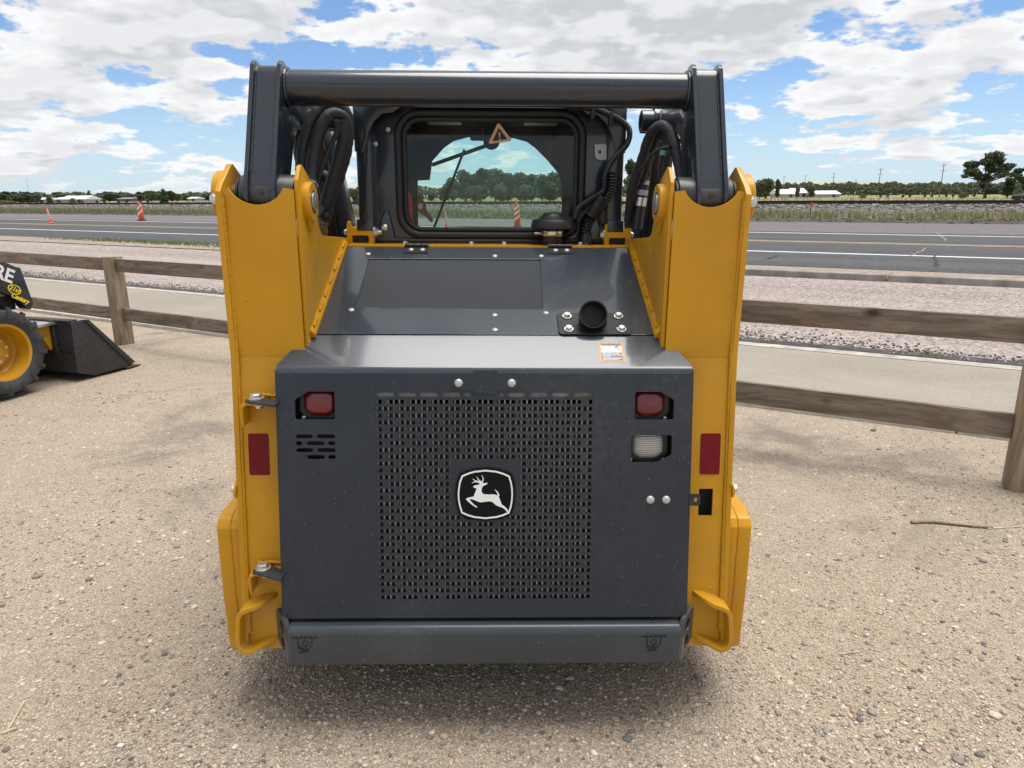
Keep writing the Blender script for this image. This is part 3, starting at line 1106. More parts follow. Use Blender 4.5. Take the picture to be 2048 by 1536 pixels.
for k, st in enumerate([[(984, 1048), (996, 1030), (1001, 1010), (996, 994), (986, 980)], [(984, 1042), (966, 1028), (952, 1012), (941, 992)], [(980, 1046), (950, 1034), (926, 1026), (906, 1013)], [(978, 1048), (945, 1036), (920, 1038), (898, 1046)]]):
    plate('badge_antler', [bz(*p) for p in stroke(st, 6.5, 1.6)], [], 0.002, M['logo_white'], L, BO + DN * (0.00731 + 0.00002 * k), (1, 0, 0), DU)


# ---------------------------------------------------------------- lamps
def lamp(cu, cz, lens, nm, flip=1):
    c = on_door(cu, dv(cz), -0.030)
    back = on_door(cu, dv(cz), -0.055)
    mk('lamp_pocket', join(([tuple(on_door(cu - 0.075, dv(cz) - 0.055, -0.050)), tuple(on_door(cu + 0.075, dv(cz) - 0.055, -0.050)), tuple(on_door(cu + 0.075, dv(cz) + 0.055, -0.050)), tuple(on_door(cu - 0.075, dv(cz) + 0.055, -0.050))], [(0, 1, 2, 3)])), M['dark'], L)
    outer = [(0.052 * max(-1, min(1, 1.12 * math.cos(a))), 0.044 * max(-1, min(1, 1.10 * math.sin(a)))) for a in [2 * math.pi * i / 28 for i in range(28)]]
    plate('lamp_housing', [(x * 1.18, y * 1.15) for x, y in outer], [], 0.02, M['black'], L, on_door(cu, dv(cz), -0.026), (1, 0, 0), DU, 0.004)
    # domed lens
    vs, fs = [], []
    rings = [(1.0, 0.0), (0.97, 0.006), (0.85, 0.012), (0.6, 0.016), (0.3, 0.0175), (0.02, 0.018)]
    n = len(outer)
    for k, h in rings:
        for x, y in outer:
            vs.append(tuple(on_door(cu + x * 0.86 * k, dv(cz) + y * 0.86 * k, -0.026 + h)))
    for j in range(len(rings) - 1):
        for i in range(n):
            fs.append((j * n + i, j * n + (i + 1) % n, (j + 1) * n + (i + 1) % n, (j + 1) * n + i))
    fs.append(tuple((len(rings) - 1) * n + i for i in range(n)))
    o = mk(nm, (vs, fs), lens, L, angle=60)
    for sx in (-1, 1):
        place(hex_small_me, 'lamp_screw', on_door(cu + sx * 0.047, dv(cz) - 0.043, -0.025), DN, scale=0.4)


lamp(-0.464, 0.993, M['lens_red'], 'tail_lamp_lens')
lamp(0.462, 0.991, M['lens_red'], 'tail_lamp_lens')
lamp(0.460, 0.873, M['lens_clear'], 'reversing_lamp_lens')

# ---------------------------------------------------------------- bumper
bp = [(-0.031, 0.248), (-0.031, 0.352), (-0.020, 0.368), (0.10, 0.372), (0.10, 0.248)]
mk('bumper', g_prism(bp, 'x', -0.562, 0.562), M['bumper'], L, bevel=0.009, seg=3)
for sgn in (-1, 1):
    # angled end plate with two oval lashing holes
    o = Vector((sgn * 0.564, -0.024, 0.247))
    ux = Vector((sgn * 0.050, 0.072, 0)).normalized()
    uy = Vector((0, 0, 1))
    if sgn > 0:
        pass
    outl = [(0, 0.004), (0.018, -0.002), (0.082, 0.030), (0.088, 0.042), (0.088, 0.132), (0.070, 0.146), (0.010, 0.136), (0, 0.118)]
    hl = [[(0.045 + 0.018 * math.cos(a), cz_ + 0.021 * math.sin(a)) for a in [2 * math.pi * i / 16 for i in range(16)]] for cz_ in (0.045, 0.100)]
    if sgn > 0:
        plate('bumper_end', outl, hl, 0.012, M['bumper'], L, o, ux, uy, 0.002)
    else:
        mirr = [(-x, y) for x, y in outl][::-1]
        hm = [[(-x, y) for x, y in h][::-1] for h in hl]
        plate('bumper_end', mirr, hm, 0.012, M['bumper'], L, o, -ux, uy, 0.002)
    mk('bumper_gusset', g_box(sgn * 0.575 - 0.012, sgn * 0.575 + 0.006, 0.05, 0.14, 0.26, 0.37), M['dark'], L)


def lash_icon(cu, cz):
    Yp = -0.0318
    pieces = []
    k = 0.00145
    def P(x, z):
        return (cu + x * k, cz + z * k)
    pieces.append(stroke([P(-26, 18), P(26, 18)], 0.0013, 0.0013))
    for i in range(5):
        pieces.append(stroke([P(-18 + 9 * i, 18.5), P(-13 + 9 * i, 23)], 0.0011, 0.0011))
    pieces.append(stroke([P(-13, 18), P(-13, 4), P(-9, -4), P(0, -8), P(9, -5), P(14, 3), P(15, 18)], 0.0013, 0.0013))
    ringp = [P(1 + 5.5 * math.cos(a), 6 + 5.5 * math.sin(a)) for a in [2 * math.pi * i / 14 for i in range(15)]]
    pieces.append(stroke(ringp, 0.0013, 0.0013))
    pieces.append(stroke([P(6, 3), P(0, -4), P(-8, -4), P(-14, -1)], 0.0016, 0.0012))
    pieces.append(stroke([P(-14, -2), P(-10, -8), P(-3, -11), P(6, -14)], 0.0016, 0.0014))
    pieces.append(stroke([P(-14, -15), P(0, -13), P(7, -9)], 0.0016, 0.0012))
    g = []
    for j, p in enumerate(pieces):
        n = len(p) // 2
        vs = [(x, Yp - 0.0002 - 0.00004 * j, z) for x, z in p]
        fs = [(i, i + 1, len(p) - 2 - i, len(p) - 1 - i) for i in range(n - 1)]
        g.append((vs, fs))
    mk('lashing_point_mark', join(*g), M['icon'], L, smooth=False)


lash_icon(-0.513, 0.313)
lash_icon(0.481, 0.311)

# ---------------------------------------------------------------- chassis block behind the door
mk('engine_bay_light_block', g_prism([(0.12, 0.36), (0.185, 0.95), (0.225, 1.05), (0.70, 1.28), (0.80, 1.28), (0.80, 0.30), (0.12, 0.30)], 'x', -0.505, 0.505), M['dark'], L)  # closed dark box added behind the door against light leaks
mk('chassis', g_box(-0.50, 0.50, 0.55, 2.05, 0.24, 0.78), M['matte_black'], L, bevel=0.01)

# ---------------------------------------------------------------- rear towers (uprights)
TL0, TL1 = Vector((0, 0.0547, 0.246)), Vector((0, 0.172, 1.108))
TU = (TL1 - TL0).normalized()
TN = Vector((0, -TU.z, TU.y))
TLEN = (TL1 - TL0).length


def tv(z):
    return (z - TL0.z) / TU.z


def on_tow(x, z, off=0.0):
    return TL0 + Vector((x, 0, 0)) + TU * tv(z) + TN * off


PIN = Vector((0, 0.262, 1.546))
for sgn in (-1, 1):
    X = lambda x: sgn * x
    xa, xb = sorted((X(0.512), X(0.7005)))
    # lower bent sheet; the right one has a rectangular opening
    hl = []
    if sgn > 0:
        hl = [rrect(0.6235, 0.6650, tv(0.645), tv(0.727), 0.003)]
    plate('tower_lower_sheet', [(xa, 0), (xb, 0), (xb, TLEN), (xa, TLEN)], hl, 0.010, Y_, L, TL0, (1, 0, 0), TU)
    # upper sheet with the scooped top edge
    cxm = X(0.612)
    arc = [(cxm + 0.078 * math.cos(a), 1.592 + 0.066 * math.sin(a)) for a in [R(200 + 140 * i / 14) for i in range(15)]]
    up = [(xa, 1.1085), (xb, 1.1085), (xb, 1.566)] + [(p[0], p[1]) for p in arc[::-1]] + [(xa, 1.566)]
    up = [p for p in up if xa <= p[0] <= xb]
    plate('tower_upper_sheet', up, [], 0.010, Y_, L, (0, 0.172, 0), (1, 0, 0), (0, 0, 1))
    # side plates
    outer_p = [(0.0415, 0.246), (0.160, 1.108), (0.159, 1.560), (0.180, 1.580), (0.265, 1.634), (0.275, 1.634), (0.360, 1.590), (0.40, 1.50), (0.46, 1.42), (0.85, 1.36), (0.85, 0.62), (0.30, 0.246)]
    a, b = sorted((X(0.7010), X(0.7165)))
    mk('tower_outer_plate', g_prism(outer_p, 'x', a, b), Y_, L, bevel=0.0025)
    inner_p = [(0.1825, 1.06), (0.1825, 1.590), (0.214, 1.627), (0.232, 1.632), (0.305, 1.600), (0.351, 1.522), (0.383, 1.462), (0.398, 1.442), (0.43, 1.432), (0.83, 1.402), (0.83, 1.30)]
    a, b = sorted((X(0.5000), X(0.5115)))
    mk('tower_inner_plate', g_prism(inner_p, 'x', a, b), Y_, L, bevel=0.0025)
    # weld bead down the outside corner
    wp = [(X(0.7005), 0.052 + 0.004, 0.30), (X(0.7005), 0.166, 1.105), (X(0.7005), 0.166, 1.55)]
    mk('weld_bead', g_tube([Vector(p) for p in wp], lambda t: 0.0062 + 0.0008 * math.sin(t * 240), 8, 60, wrinkle=0.0006), Y_, L, angle=80)
    # pin bosses
    mk('pin_boss', g_lathe([(0.070, 0), (0.070, 0.020), (0.066, 0.024)], (X(0.7165), PIN.y, PIN.z), (sgn, 0, 0), 32), Y_, L)
    mk('pin_boss', g_lathe([(0.054, 0), (0.054, 0.016), (0.051, 0.019)], (X(0.5), PIN.y, PIN.z - 0.012), (-sgn, 0, 0), 32), Y_, L)
    # teardrop foot of the inner boss
    mk('boss_web', g_prism([(PIN.y - 0.05, PIN.z - 0.02), (PIN.y, PIN.z - 0.095), (PIN.y + 0.05, PIN.z - 0.02)], 'x', *sorted((X(0.488), X(0.4995)))), Y_, L, bevel=0.003)
    mk('pivot_pin', g_lathe([(0.027, 0), (0.027, 0.004), (0.024, 0.006)], (X(0.4815), PIN.y, PIN.z - 0.012), (-sgn, 0, 0), 24), M['zinc'], L)
    mk('pin_seal', g_lathe([(0.031, 0), (0.031, 0.002)], (X(0.482), PIN.y, PIN.z - 0.012), (-sgn, 0, 0), 24), M['rubber'], L)
    place(hex_small_me, 'pin_bolt', (X(0.728), PIN.y - 0.072, PIN.z - 0.005), (0, -1, 0), scale=1.1)
    # outside grease bolt half way down
    mk('side_washer', g_lathe([(0.026, 0), (0.026, 0.006)], (X(0.7165), 0.125, 0.725), (sgn, 0, 0), 20), Y_, L)
    place(hex_me, 'side_bolt', (X(0.7225), 0.125, 0.725), (sgn, 0, 0))
    # red reflective sticker on the lower sheet
    xc = X(0.652)
    st = plate('red_reflector', rrect(xc - 0.029, xc + 0.029, tv(0.770), tv(0.890), 0.005), [], 0.0016, M['sticker_red'], L, TL0 + TN * 0.0018, (1, 0, 0), TU)
    # yellow lashing loop at the foot: a bent flat bar
    loop = [(0.612, 0.414), (0.650, 0.409), (0.688, 0.396), (0.706, 0.384), (0.714, 0.362), (0.720, 0.305), (0.719, 0.278), (0.709, 0.263), (0.692, 0.259), (0.655, 0.272), (0.610, 0.284)]
    pts = smooth_path([Vector((X(a_), 0, b_)) for a_, b_ in loop], 4)
    vs, fs = [], []
    th = 0.0066
    m_ = len(pts)
    for i, p in enumerate(pts):
        t = (pts[min(i + 1, m_ - 1)] - pts[max(i - 1, 0)]).normalized()
        nn = Vector((-t.z, 0, t.x))
        q = i / (m_ - 1)
        y0 = 0.012 + 0.070 * max(0.0, 1 - q / 0.16) ** 2 + 0.05 * max(0.0, (q - 0.80) / 0.20) ** 1.5
        y1 = 0.090
        for s_, yy in ((1, y0), (1, y1), (-1, y1), (-1, y0)):
            r_ = p + nn * th * s_
            vs.append((r_.x, yy, r_.z))
    for i in range(m_ - 1):
        for k in range(4):
            fs.append((i * 4 + k, i * 4 + (k + 1) % 4, i * 4 + 4 + (k + 1) % 4, i * 4 + 4 + k))
    fs += [(0, 1, 2, 3), tuple((m_ - 1) * 4 + k for k in (3, 2, 1, 0))]
    mk('lashing_loop', (vs, fs), Y_, L, bevel=0.002)
    mk('weld_bead', g_tube([(X(0.620), 0.088, 0.432), (X(0.66), 0.086, 0.428), (X(0.70), 0.084, 0.412)], 0.007, 8, 10, wrinkle=0.0022, seed=3), Y_, L, angle=80)
    # counterweight box outside the tower
    cw = [(0.120, 0.200), (0.112, 0.400), (0.117, 0.605), (0.132, 0.628), (0.17, 0.640), (0.62, 0.650), (0.62, 0.190), (0.14, 0.185)]
    a, b = sorted((X(0.7175), X(0.7480)))
    mk('counterweight', g_prism(cw, 'x', a, b), Y_, L, bevel=0.002, seg=2)
    a, b = sorted((X(0.7486), X(0.7900)))
    mk('counterweight', g_prism(cw, 'x', a, b), Y_, L, bevel=0.006, seg=3)
    mk('axle_hub', g_lathe([(0.05, 0), (0.05, 0.012), (0.04, 0.018)], (X(0.797), 0.30, 0.42), (sgn, 0, 0), 24), Y_, L)

# dark block in the hollow tower, standing in for the shade inside
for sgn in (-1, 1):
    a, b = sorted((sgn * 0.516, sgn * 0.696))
    mk('tower_shade_block', g_prism([(0.10, 0.30), (0.20, 1.10), (0.20, 1.44), (0.42, 1.40), (0.42, 0.30)], 'x', a, b), M['dark'], L)

# hinge brackets on the left side of the door
for z, big in ((0.985, 1.0), (0.497, 0.92)):
    c = on_tow(-0.645, z)
    yb = c.y
    br = [(-0.034, -0.060), (-0.038, -0.012), (-0.032, 0.004), (-0.016, 0.010), (0.056, 0.010), (0.056, 0.002), (-0.018, 0.002), (-0.027, -0.006), (-0.028, -0.060)]
    mk('hinge_bracket', g_prism([(c.x + a * big, c.z + b * big) for a, b in br], 'y', yb - 0.060, yb - 0.002), Y_, L, bevel=0.002)
    mk('weld_bead', g_tube([(c.x - 0.02, yb - 0.006, c.z + 0.016), (c.x + 0.02, yb - 0.005, c.z + 0.017), (c.x + 0.055, yb - 0.005, c.z + 0.016)], 0.006, 8, 10, wrinkle=0.002, seed=9), Y_, L, angle=80)
    tab = [(c.x - 0.020, yb - 0.052), (c.x - 0.018, yb - 0.062), (c.x + 0.075, yb - 0.105), (c.x + 0.075, yb - 0.06), (c.x + 0.03, yb - 0.022), (c.x - 0.008, yb - 0.022), (c.x - 0.019, yb - 0.034)]
    mk('hinge_tab', g_prism(tab, 'z', c.z + 0.0105, c.z + 0.0165), G_, L, bevel=0.001)
    place(hex_me, 'hinge_bolt', (c.x + 0.006, yb - 0.040, c.z + 0.017), (0, 0, 1), spin=0.4, scale=1.2)
    place(hex_me, 'hinge_nut', (c.x + 0.012, yb - 0.040, c.z + 0.001), (0, 0, -1), scale=0.9)
# latch tab on the right side
plate('latch_tab', [(0, -0.017), (0.026, -0.017), (0.032, -0.012), (0.032, 0.012), (0.026, 0.017), (0, 0.017)], [circle(0.019, 0, 0.0075, 12, 0.75)], 0.005, G_, L, Vector((0.577, 0.052, 0.722)), (1, 0, 0), DU)

# ---------------------------------------------------------------- hood
H0, H1 = Vector((0, 0.219, 1.1625)), Vector((0, 0.715, 1.381))
HU = (H1 - H0).normalized()
HN = Vector((0, -HU.z, HU.y))
HL = (H1 - H0).length


def hood_y(y):
    """measured positions were taken on a flatter plane; carry them along the line of sight to the hood"""
    k = (1.160 + (y - 0.222) * 0.3668 - 1.55) / (y + 1.8)
    m_ = HU.z / HU.y
    return (1.55 + 1.8 * k - H0.z + m_ * H0.y) / (m_ - k)


def hv(y):
    return (hood_y(y) - H0.y) / HU.y


def on_hood(x, y, off=0.0):
    return H0 + Vector((x, 0, 0)) + HU * hv(y) + HN * off


scr = [(-0.400, hv(0.383)), (0.172, hv(0.372)), (0.177, hv(0.711)), (-0.402, hv(0.713))]
hood_out = [(-0.496, 0.006), (0.496, 0.006), (0.496, HL - 0.004), (-0.496, HL - 0.004)]
plate('hood', hood_out, [soften(scr, 0.008)], 0.004, M['hood'], L, H0, (1, 0, 0), HU, 0.001)
plate('hood_screen', [(x * 1.02, v_) for x, v_ in scr], [], 0.002, M['screen'], L, H0 - HN * 0.0045, (1, 0, 0), HU)
mk('hood_gap', g_box(-0.50, 0.50, 0.205, 0.26, 1.10, 1.150), M['dark'], L)
for x, y in ((-0.409, 0.745), (0.023, 0.733), (-0.409, 0.365), (0.025, 0.337), (0.026, 0.255), (0.180, 0.350), (0.182, 0.735)):
    place(flat_me, 'hood_bolt', on_hood(x, y, 0.0002), HN)
# hinges
for x in (-0.248, 0.250):
    plate('hinge_leaf', rrect(x - 0.042, x + 0.042, hv(0.752), hv(0.800), 0.002), [], 0.003, M['black'], L, H0 + HN * 0.0032, (1, 0, 0), HU)
    for k in range(3):
        c = on_hood(x - 0.041 + 0.0275 * k, 0.803, 0.006)
        mk('hinge_knuckle', g_cyl(c, c + Vector((0.0265, 0, 0)), 0.0072, 12), M['black'], L, bevel=0.001)
    for dx in (-0.017, 0.022):
        place(flat_me, 'hinge_screw', on_hood(x + dx, 0.775, 0.0034), HN)
# yellow beam behind the hood
mk('hood_beam', g_box(-0.4985, 0.4985, 0.722, 0.852, 1.30, 1.384), Y_, L, bevel=0.003)
for x in (-0.062, 0.056, -0.30, 0.33):
    place(hex_small_me, 'beam_bolt', (x, 0.80, 1.384), (0, 0, 1))
# flange strips along both tower feet with stitch welds
for sgn in (-1, 1):
    x = sgn * 0.497
    g0, g1 = on_hood(x, 0.215, 0.010), on_hood(x, 0.815, 0.012)
    vs = []
    for p in (g0, g1):
        for dx, dn in ((0.004, 0.016), (-0.010, 0.000), (-0.010, -0.012), (0.004, -0.012)):
            q = p + Vector((sgn * dx, 0, 0)) + HN * dn
            vs.append(tuple(q))
    mk('hood_flange', (vs, [(0, 1, 2, 3), (7, 6, 5, 4), (0, 4, 5, 1), (1, 5, 6, 2), (2, 6, 7, 3), (3, 7, 4, 0)]), Y_, L, bevel=0.002)
    r5 = random.Random(5 + sgn)
    for k in range(7):
        a = 0.24 + k * 0.085
        p, q = on_hood(x - sgn * 0.003, a, 0.022), on_hood(x - sgn * 0.003, a + 0.045, 0.022)
        mk('stitch_weld', g_tube([p, p.lerp(q, 0.5), q], 0.0040, 8, 6, wrinkle=0.0010, seed=k), Y_, L, angle=80)

# exhaust outlet
ex = on_hood(0.317, 0.284)
EXC = (0.317, hv(0.284))
plate('exhaust_flange', rrect(EXC[0] - 0.106, EXC[0] + 0.106, EXC[1] - 0.056, EXC[1] + 0.056, 0.012), [], 0.005, M['matte_black'], L, H0 + HN * 0.0062, (1, 0, 0), HU, 0.001)
pr = 0.0405
mouth = mp(1187, 628, 0.225)
ax = Vector((0.0, -0.93, 0.37)).normalized()
root_p = on_hood(0.318, 0.300)
path = [root_p - HN * 0.02, root_p + HN * 0.008, root_p.lerp(mouth - ax * 0.03, 0.6) + HN * 0.010, mouth - ax * 0.022, mouth]
pv, pf = g_tube(path, pr, 36, 6)
mk('exhaust_pipe', (pv, pf[:-1]), M['matte_black'], L, angle=60)
mk('exhaust_lip', g_lathe([(pr - 0.0005, -0.004), (pr + 0.0008, -0.001), (pr + 0.0004, 0.001), (pr - 0.0028, 0.0012), (pr - 0.0034, -0.002), (pr - 0.0034, -0.05)], mouth, ax, 40, close=False), M['matte_black'], L, angle=60)
mk('exhaust_shade_disc', g_lathe([(pr - 0.003, 0), (pr - 0.003, 0.001)], mouth - ax * 0.045, ax, 24), M['icon'], L)  # black disc stands in for the shade deep in the pipe
for dx in (-0.076, 0.078):
    for dy in (-0.036, 0.036):
        place(hex_small_me, 'flange_bolt', on_hood(EXC[0] + dx, 0.284 + dy, 0.0064), HN, spin=dx * 9, scale=1.15)

# warning label on the shelf
SHN = Vector((0, -SH.z, SH.y))
SHO = shelf_start
sv0 = (Vector((0, 0.124, 1.098)) - SHO).dot(SH)


def lab(name, x0, x1, v0, v1, mat, lift):
    plate(name, [(x0, v0), (x1, v0), (x1, v1), (x0, v1)], [], 0.0004, mat, L, SHO + SHN * lift, (1, 0, 0), SH)


lv0, lv1 = 0.016, 0.088
LX0, LX1 = 0.322, 0.393
lab('warning_label', LX0, LX1, lv0, lv1, M['orange_label'], 0.0008)
lab('warning_picture', LX0 + 0.006, LX1 - 0.006, lv0 + 0.036, lv1 - 0.011, M['logo_white'], 0.0011)
lab('warning_text_field', LX0 + 0.006, LX1 - 0.006, lv0 + 0.005, lv0 + 0.036, M['label_grey'], 0.0011)
link('warning_word', text_mesh('warning_word', 'WARNING', 0.0115, M['icon'], SHO + SHN * 0.0012 + SH * (lv1 - 0.0095) + Vector((LX0 + 0.008, 0, 0)), (1, 0, 0), SH, 0.0001, 0.0002), L)
tb = []
r6 = random.Random(2)
for k, (row, ln) in enumerate(((0.031, 0.046), (0.0245, 0.050), (0.020, 0.022), (0.0125, 0.048), (0.008, 0.044))):
    x = LX0 + 0.009
    while x < LX0 + 0.009 + ln:
        w = r6.uniform(0.004, 0.011)
        p = [SHO + SHN * 0.0013 + SH * (lv0 + row + a) + Vector((b, 0, 0)) for a, b in ((0, x), (0, x + w), (0.0024, x + w), (0.0024, x))]
        tb.append(([tuple(q) for q in p], [(0, 1, 2, 3)]))
        x += w + 0.0018
for (px_, pv_, w, h) in ((0.366, 0.058, 0.014, 0.006), (0.375, 0.050, 0.008, 0.004), (0.345, 0.056, 0.008, 0.0015)):
    p = [SHO + SHN * 0.0013 + SH * (lv0 + pv_ - 0.004 + a) + Vector((b, 0, 0)) for a, b in ((0, px_), (0.001, px_ + w), (h, px_ + w * 0.8), (h * 0.7, px_ + w * 0.2))]
    tb.append(([tuple(q) for q in p], [(0, 1, 2, 3)]))
mk('warning_print', join(*tb[:-3]), M['logo_white'], L, smooth=False)
mk('warning_pictogram', join(*tb[-3:]), M['icon'], L, smooth=False)

# ---------------------------------------------------------------- lift arms, cross tube, pivots


def offset_poly(poly, d):
    n = len(poly)
    area = sum(poly[i][0] * poly[(i + 1) % n][1] - poly[(i + 1) % n][0] * poly[i][1] for i in range(n))
    sg = 1 if area > 0 else -1
    out = []
    for i in range(n):
        p, a, b = Vector(poly[i]), Vector(poly[i - 1]), Vector(poly[(i + 1) % n])
        d1, d2 = (p - a).normalized(), (b - p).normalized()
        n1, n2 = Vector((-d1.y, d1.x)) * sg, Vector((-d2.y, d2.x)) * sg
        m_ = (n1 + n2)
        m_ = m_ / max(0.35, m_.length_squared / 2) / 1.0
        out.append(tuple(p + m_ * d))
    return out


A_ = M['arm']
arm_prof = [(0.262, 1.474), (0.222, 1.486), (0.197, 1.515), (0.190, 1.55), (0.200, 1.59), (0.222, 1.635), (0.325, 1.880), (0.335, 1.903), (0.352, 1.914), (0.375, 1.914), (0.46, 1.888), (0.955, 1.785), (1.00, 1.760), (1.34, 1.372), (2.02, 0.84), (2.14, 0.66), (2.12, 0.46), (1.96, 0.42), (1.80, 0.66), (1.06, 1.20), (0.92, 1.50), (0.87, 1.68), (0.82, 1.730), (0.63, 1.726), (0.47, 1.742), (0.43, 1.725), (0.40, 1.680), (0.357, 1.609), (0.345, 1.54), (0.312, 1.490)]
core_prof = offset_poly(arm_prof, 0.013)
XC = 0.006
for sgn in (-1, 1):
    for xi, nm in ((0.572, 'arm_inner_plate'), (0.646, 'arm_outer_plate')):
        a, b = sorted((XC + sgn * xi, XC + sgn * (xi + 0.012)))
        mk(nm, g_prism(arm_prof, 'x', a, b), A_, L, bevel=0.0025)
    a, b = sorted((XC + sgn * 0.5845, XC + sgn * 0.6455))
    mk('arm_box', g_prism(core_prof, 'x', a, b), A_, L)
    # weld beads where the plates meet the box
    for xw in (0.5855, 0.6445):
        pth = [Vector((XC + sgn * xw, y + 0.010, z)) for y, z in ((0.216, 1.61), (0.25, 1.69), (0.29, 1.785), (0.325, 1.868))]
        mk('weld_bead', g_tube(pth, 0.0042, 8, 18, wrinkle=0.0009, seed=int(xw * 999)), A_, L, angle=80)
    # barrel on the pivot pin
    mk('pivot_barrel', g_cyl((XC + sgn * 0.528, PIN.y, PIN.z), (XC + sgn * 0.676, PIN.y, PIN.z), 0.060, 36), M['barrel'], L, bevel=0.003)
    mk('pivot_shaft', g_cyl((sgn * 0.512, PIN.y, PIN.z), (sgn * 0.70, PIN.y, PIN.z), 0.034, 24), M['rust'], L)
    for xx in (0.524, 0.684):
        mk('pivot_seal', g_cyl((XC + sgn * (xx - 0.003), PIN.y, PIN.z), (XC + sgn * (xx + 0.003), PIN.y, PIN.z), 0.053, 28), M['rubber'], L)
    # rusty weld relief in the barrel between the plates
    mk('grease_spot', g_lathe([(0.006, 0), (0.0085, 0.0010), (0.004, 0.0022)], (XC + sgn * 0.612, PIN.y - 0.0585, PIN.z + 0.012), (0, -1, 0.2), 7), M['grease'], L)
    # cylinder pin boss on the inside of the boom
    mk('boom_boss', g_lathe([(0.030, 0), (0.038, 0.002), (0.038, 0.055), (0.030, 0.058), (0.022, 0.056), (0.022, 0.03)], (XC + sgn * 0.570, 0.76, 1.800), (-sgn, 0, 0), 28), A_, L)
    mk('boss_collar', g_lathe([(0.046, 0), (0.046, 0.016)], (XC + sgn * 0.570, 0.76, 1.800), (-sgn, 0, 0), 28), A_, L, bevel=0.002)
mk('cross_tube', g_cyl((XC - 0.5715, 0.386, 1.848), (XC + 0.5715, 0.386, 1.848), 0.0485, 48), A_, L)
for sgn in (-1, 1):
    mk('weld_bead', g_tube([Vector((XC + sgn * 0.569, 0.386 + 0.050 * math.cos(a), 1.848 + 0.050 * math.sin(a))) for a in [2 * math.pi * i / 24 for i in range(25)]], 0.0055, 8, 3, wrinkle=0.001), A_, L, angle=80)

# ---------------------------------------------------------------- cab
CY = 0.862
cabp = M['arm']
WX0, WX1, WZ0, WZ1 = -0.322, 0.336, 1.412, 1.834
CX = 0.007
win_hole = rrect(WX0 + 0.006, WX1 - 0.006, WZ0 + 0.006, WZ1 - 0.006, 0.072, 8)
plate('cab_rear_panel', [(-0.452, 1.36), (0.466, 1.36), (0.466, 1.90), (-0.452, 1.90)], [win_hole], 0.012, cabp, L, (0, CY + 0.006, 0), (1, 0, 0), (0, 0, 1))
for sgn in (-1, 1):
    a, b = sorted((CX + sgn * 0.418, CX + sgn * 0.470))
    mk('cab_pillar', g_box(a, b, CY - 0.050, CY + 0.004, 1.455, 1.90), cabp, L, bevel=0.006)
    gus = [(0.472, 1.905), (0.282, 1.882), (0.282, 1.862), (0.335, 1.828), (0.372, 1.824), (0.400, 1.800), (0.420, 1.765), (0.440, 1.700), (0.452, 1.694), (0.472, 1.70)]
    mk('cab_gusset', g_prism([(CX + sgn * x, z) for x, z in gus], 'y', CY - 0.062, CY - 0.051), cabp, L, bevel=0.003)
    mk('pillar_foot', g_box(CX + sgn * 0.449 - 0.030, CX + sgn * 0.449 + 0.030, CY - 0.056, CY + 0.01, 1.428, 1.470), cabp, L, bevel=0.004)
    # ribbed corner pressing beside the window
    mk('corner_pressing', g_prism([(CX + sgn * 0.345, 1.375), (CX + sgn * 0.42, 1.375), (CX + sgn * 0.42, 1.43), (CX + sgn * 0.385, 1.50), (CX + sgn * 0.372, 1.50)], 'y', CY - 0.012, CY - 0.0055), cabp, L, bevel=0.002)
mk('cab_header', g_box(-0.452, 0.466, CY - 0.045, CY - 0.006, 1.848, 1.900), cabp, L, bevel=0.012, seg=3)
mk('cab_roof', g_box(-0.475, 0.489, CY - 0.012, 1.98, 1.9005, 1.930), cabp, L, bevel=0.015, seg=3)


def ring_path(x0, x1, z0, z1, r, y):
    return [Vector((x, y, z)) for x, z in rrect(x0, x1, z0, z1, r, 8)]


def closed_tube(pts, r, n=12):
    m_ = len(pts)
    vs, fs = [], []
    for j in range(m_):
        t = (pts[(j + 1) % m_] - pts[j - 1]).normalized()
        u = Vector((0, 1, 0))
        w = t.cross(u)
        for i in range(n):
            a = 2 * math.pi * i / n
            vs.append(tuple(pts[j] + u * math.cos(a) * r + w * math.sin(a) * r))
    for j in range(m_):
        for i in range(n):
            k = (j + 1) % m_
            fs.append((j * n + i, j * n + (i + 1) % n, k * n + (i + 1) % n, k * n + i))
    return vs, fs


mk('window_gasket', closed_tube(ring_path(WX0, WX1, WZ0, WZ1, 0.078, CY - 0.004), 0.0135), M['rubber'], L, angle=70)
mk('window_gasket', closed_tube(ring_path(WX0 + 0.021, WX1 - 0.021, WZ0 + 0.021, WZ1 - 0.021, 0.060, CY + 0.002), 0.009), M['rubber'], L, angle=70)
plate('rear_window', rrect(WX0 + 0.008, WX1 - 0.008, WZ0 + 0.008, WZ1 - 0.008, 0.068, 8), [], 0.005, M['glass_rear'], L, (0, CY + 0.006, 0), (1, 0, 0), (0, 0, 1))
for k, (z, r_) in enumerate(((1.392, 0.011), (1.372, 0.010))):
    mk('cab_seal', g_tube([(-0.44, CY - 0.006, z), (-0.1, CY - 0.008, z - 0.001), (0.2, CY - 0.006, z), (0.45, CY - 0.006, z)], r_, 10, 8), M['rubber'], L, angle=70)
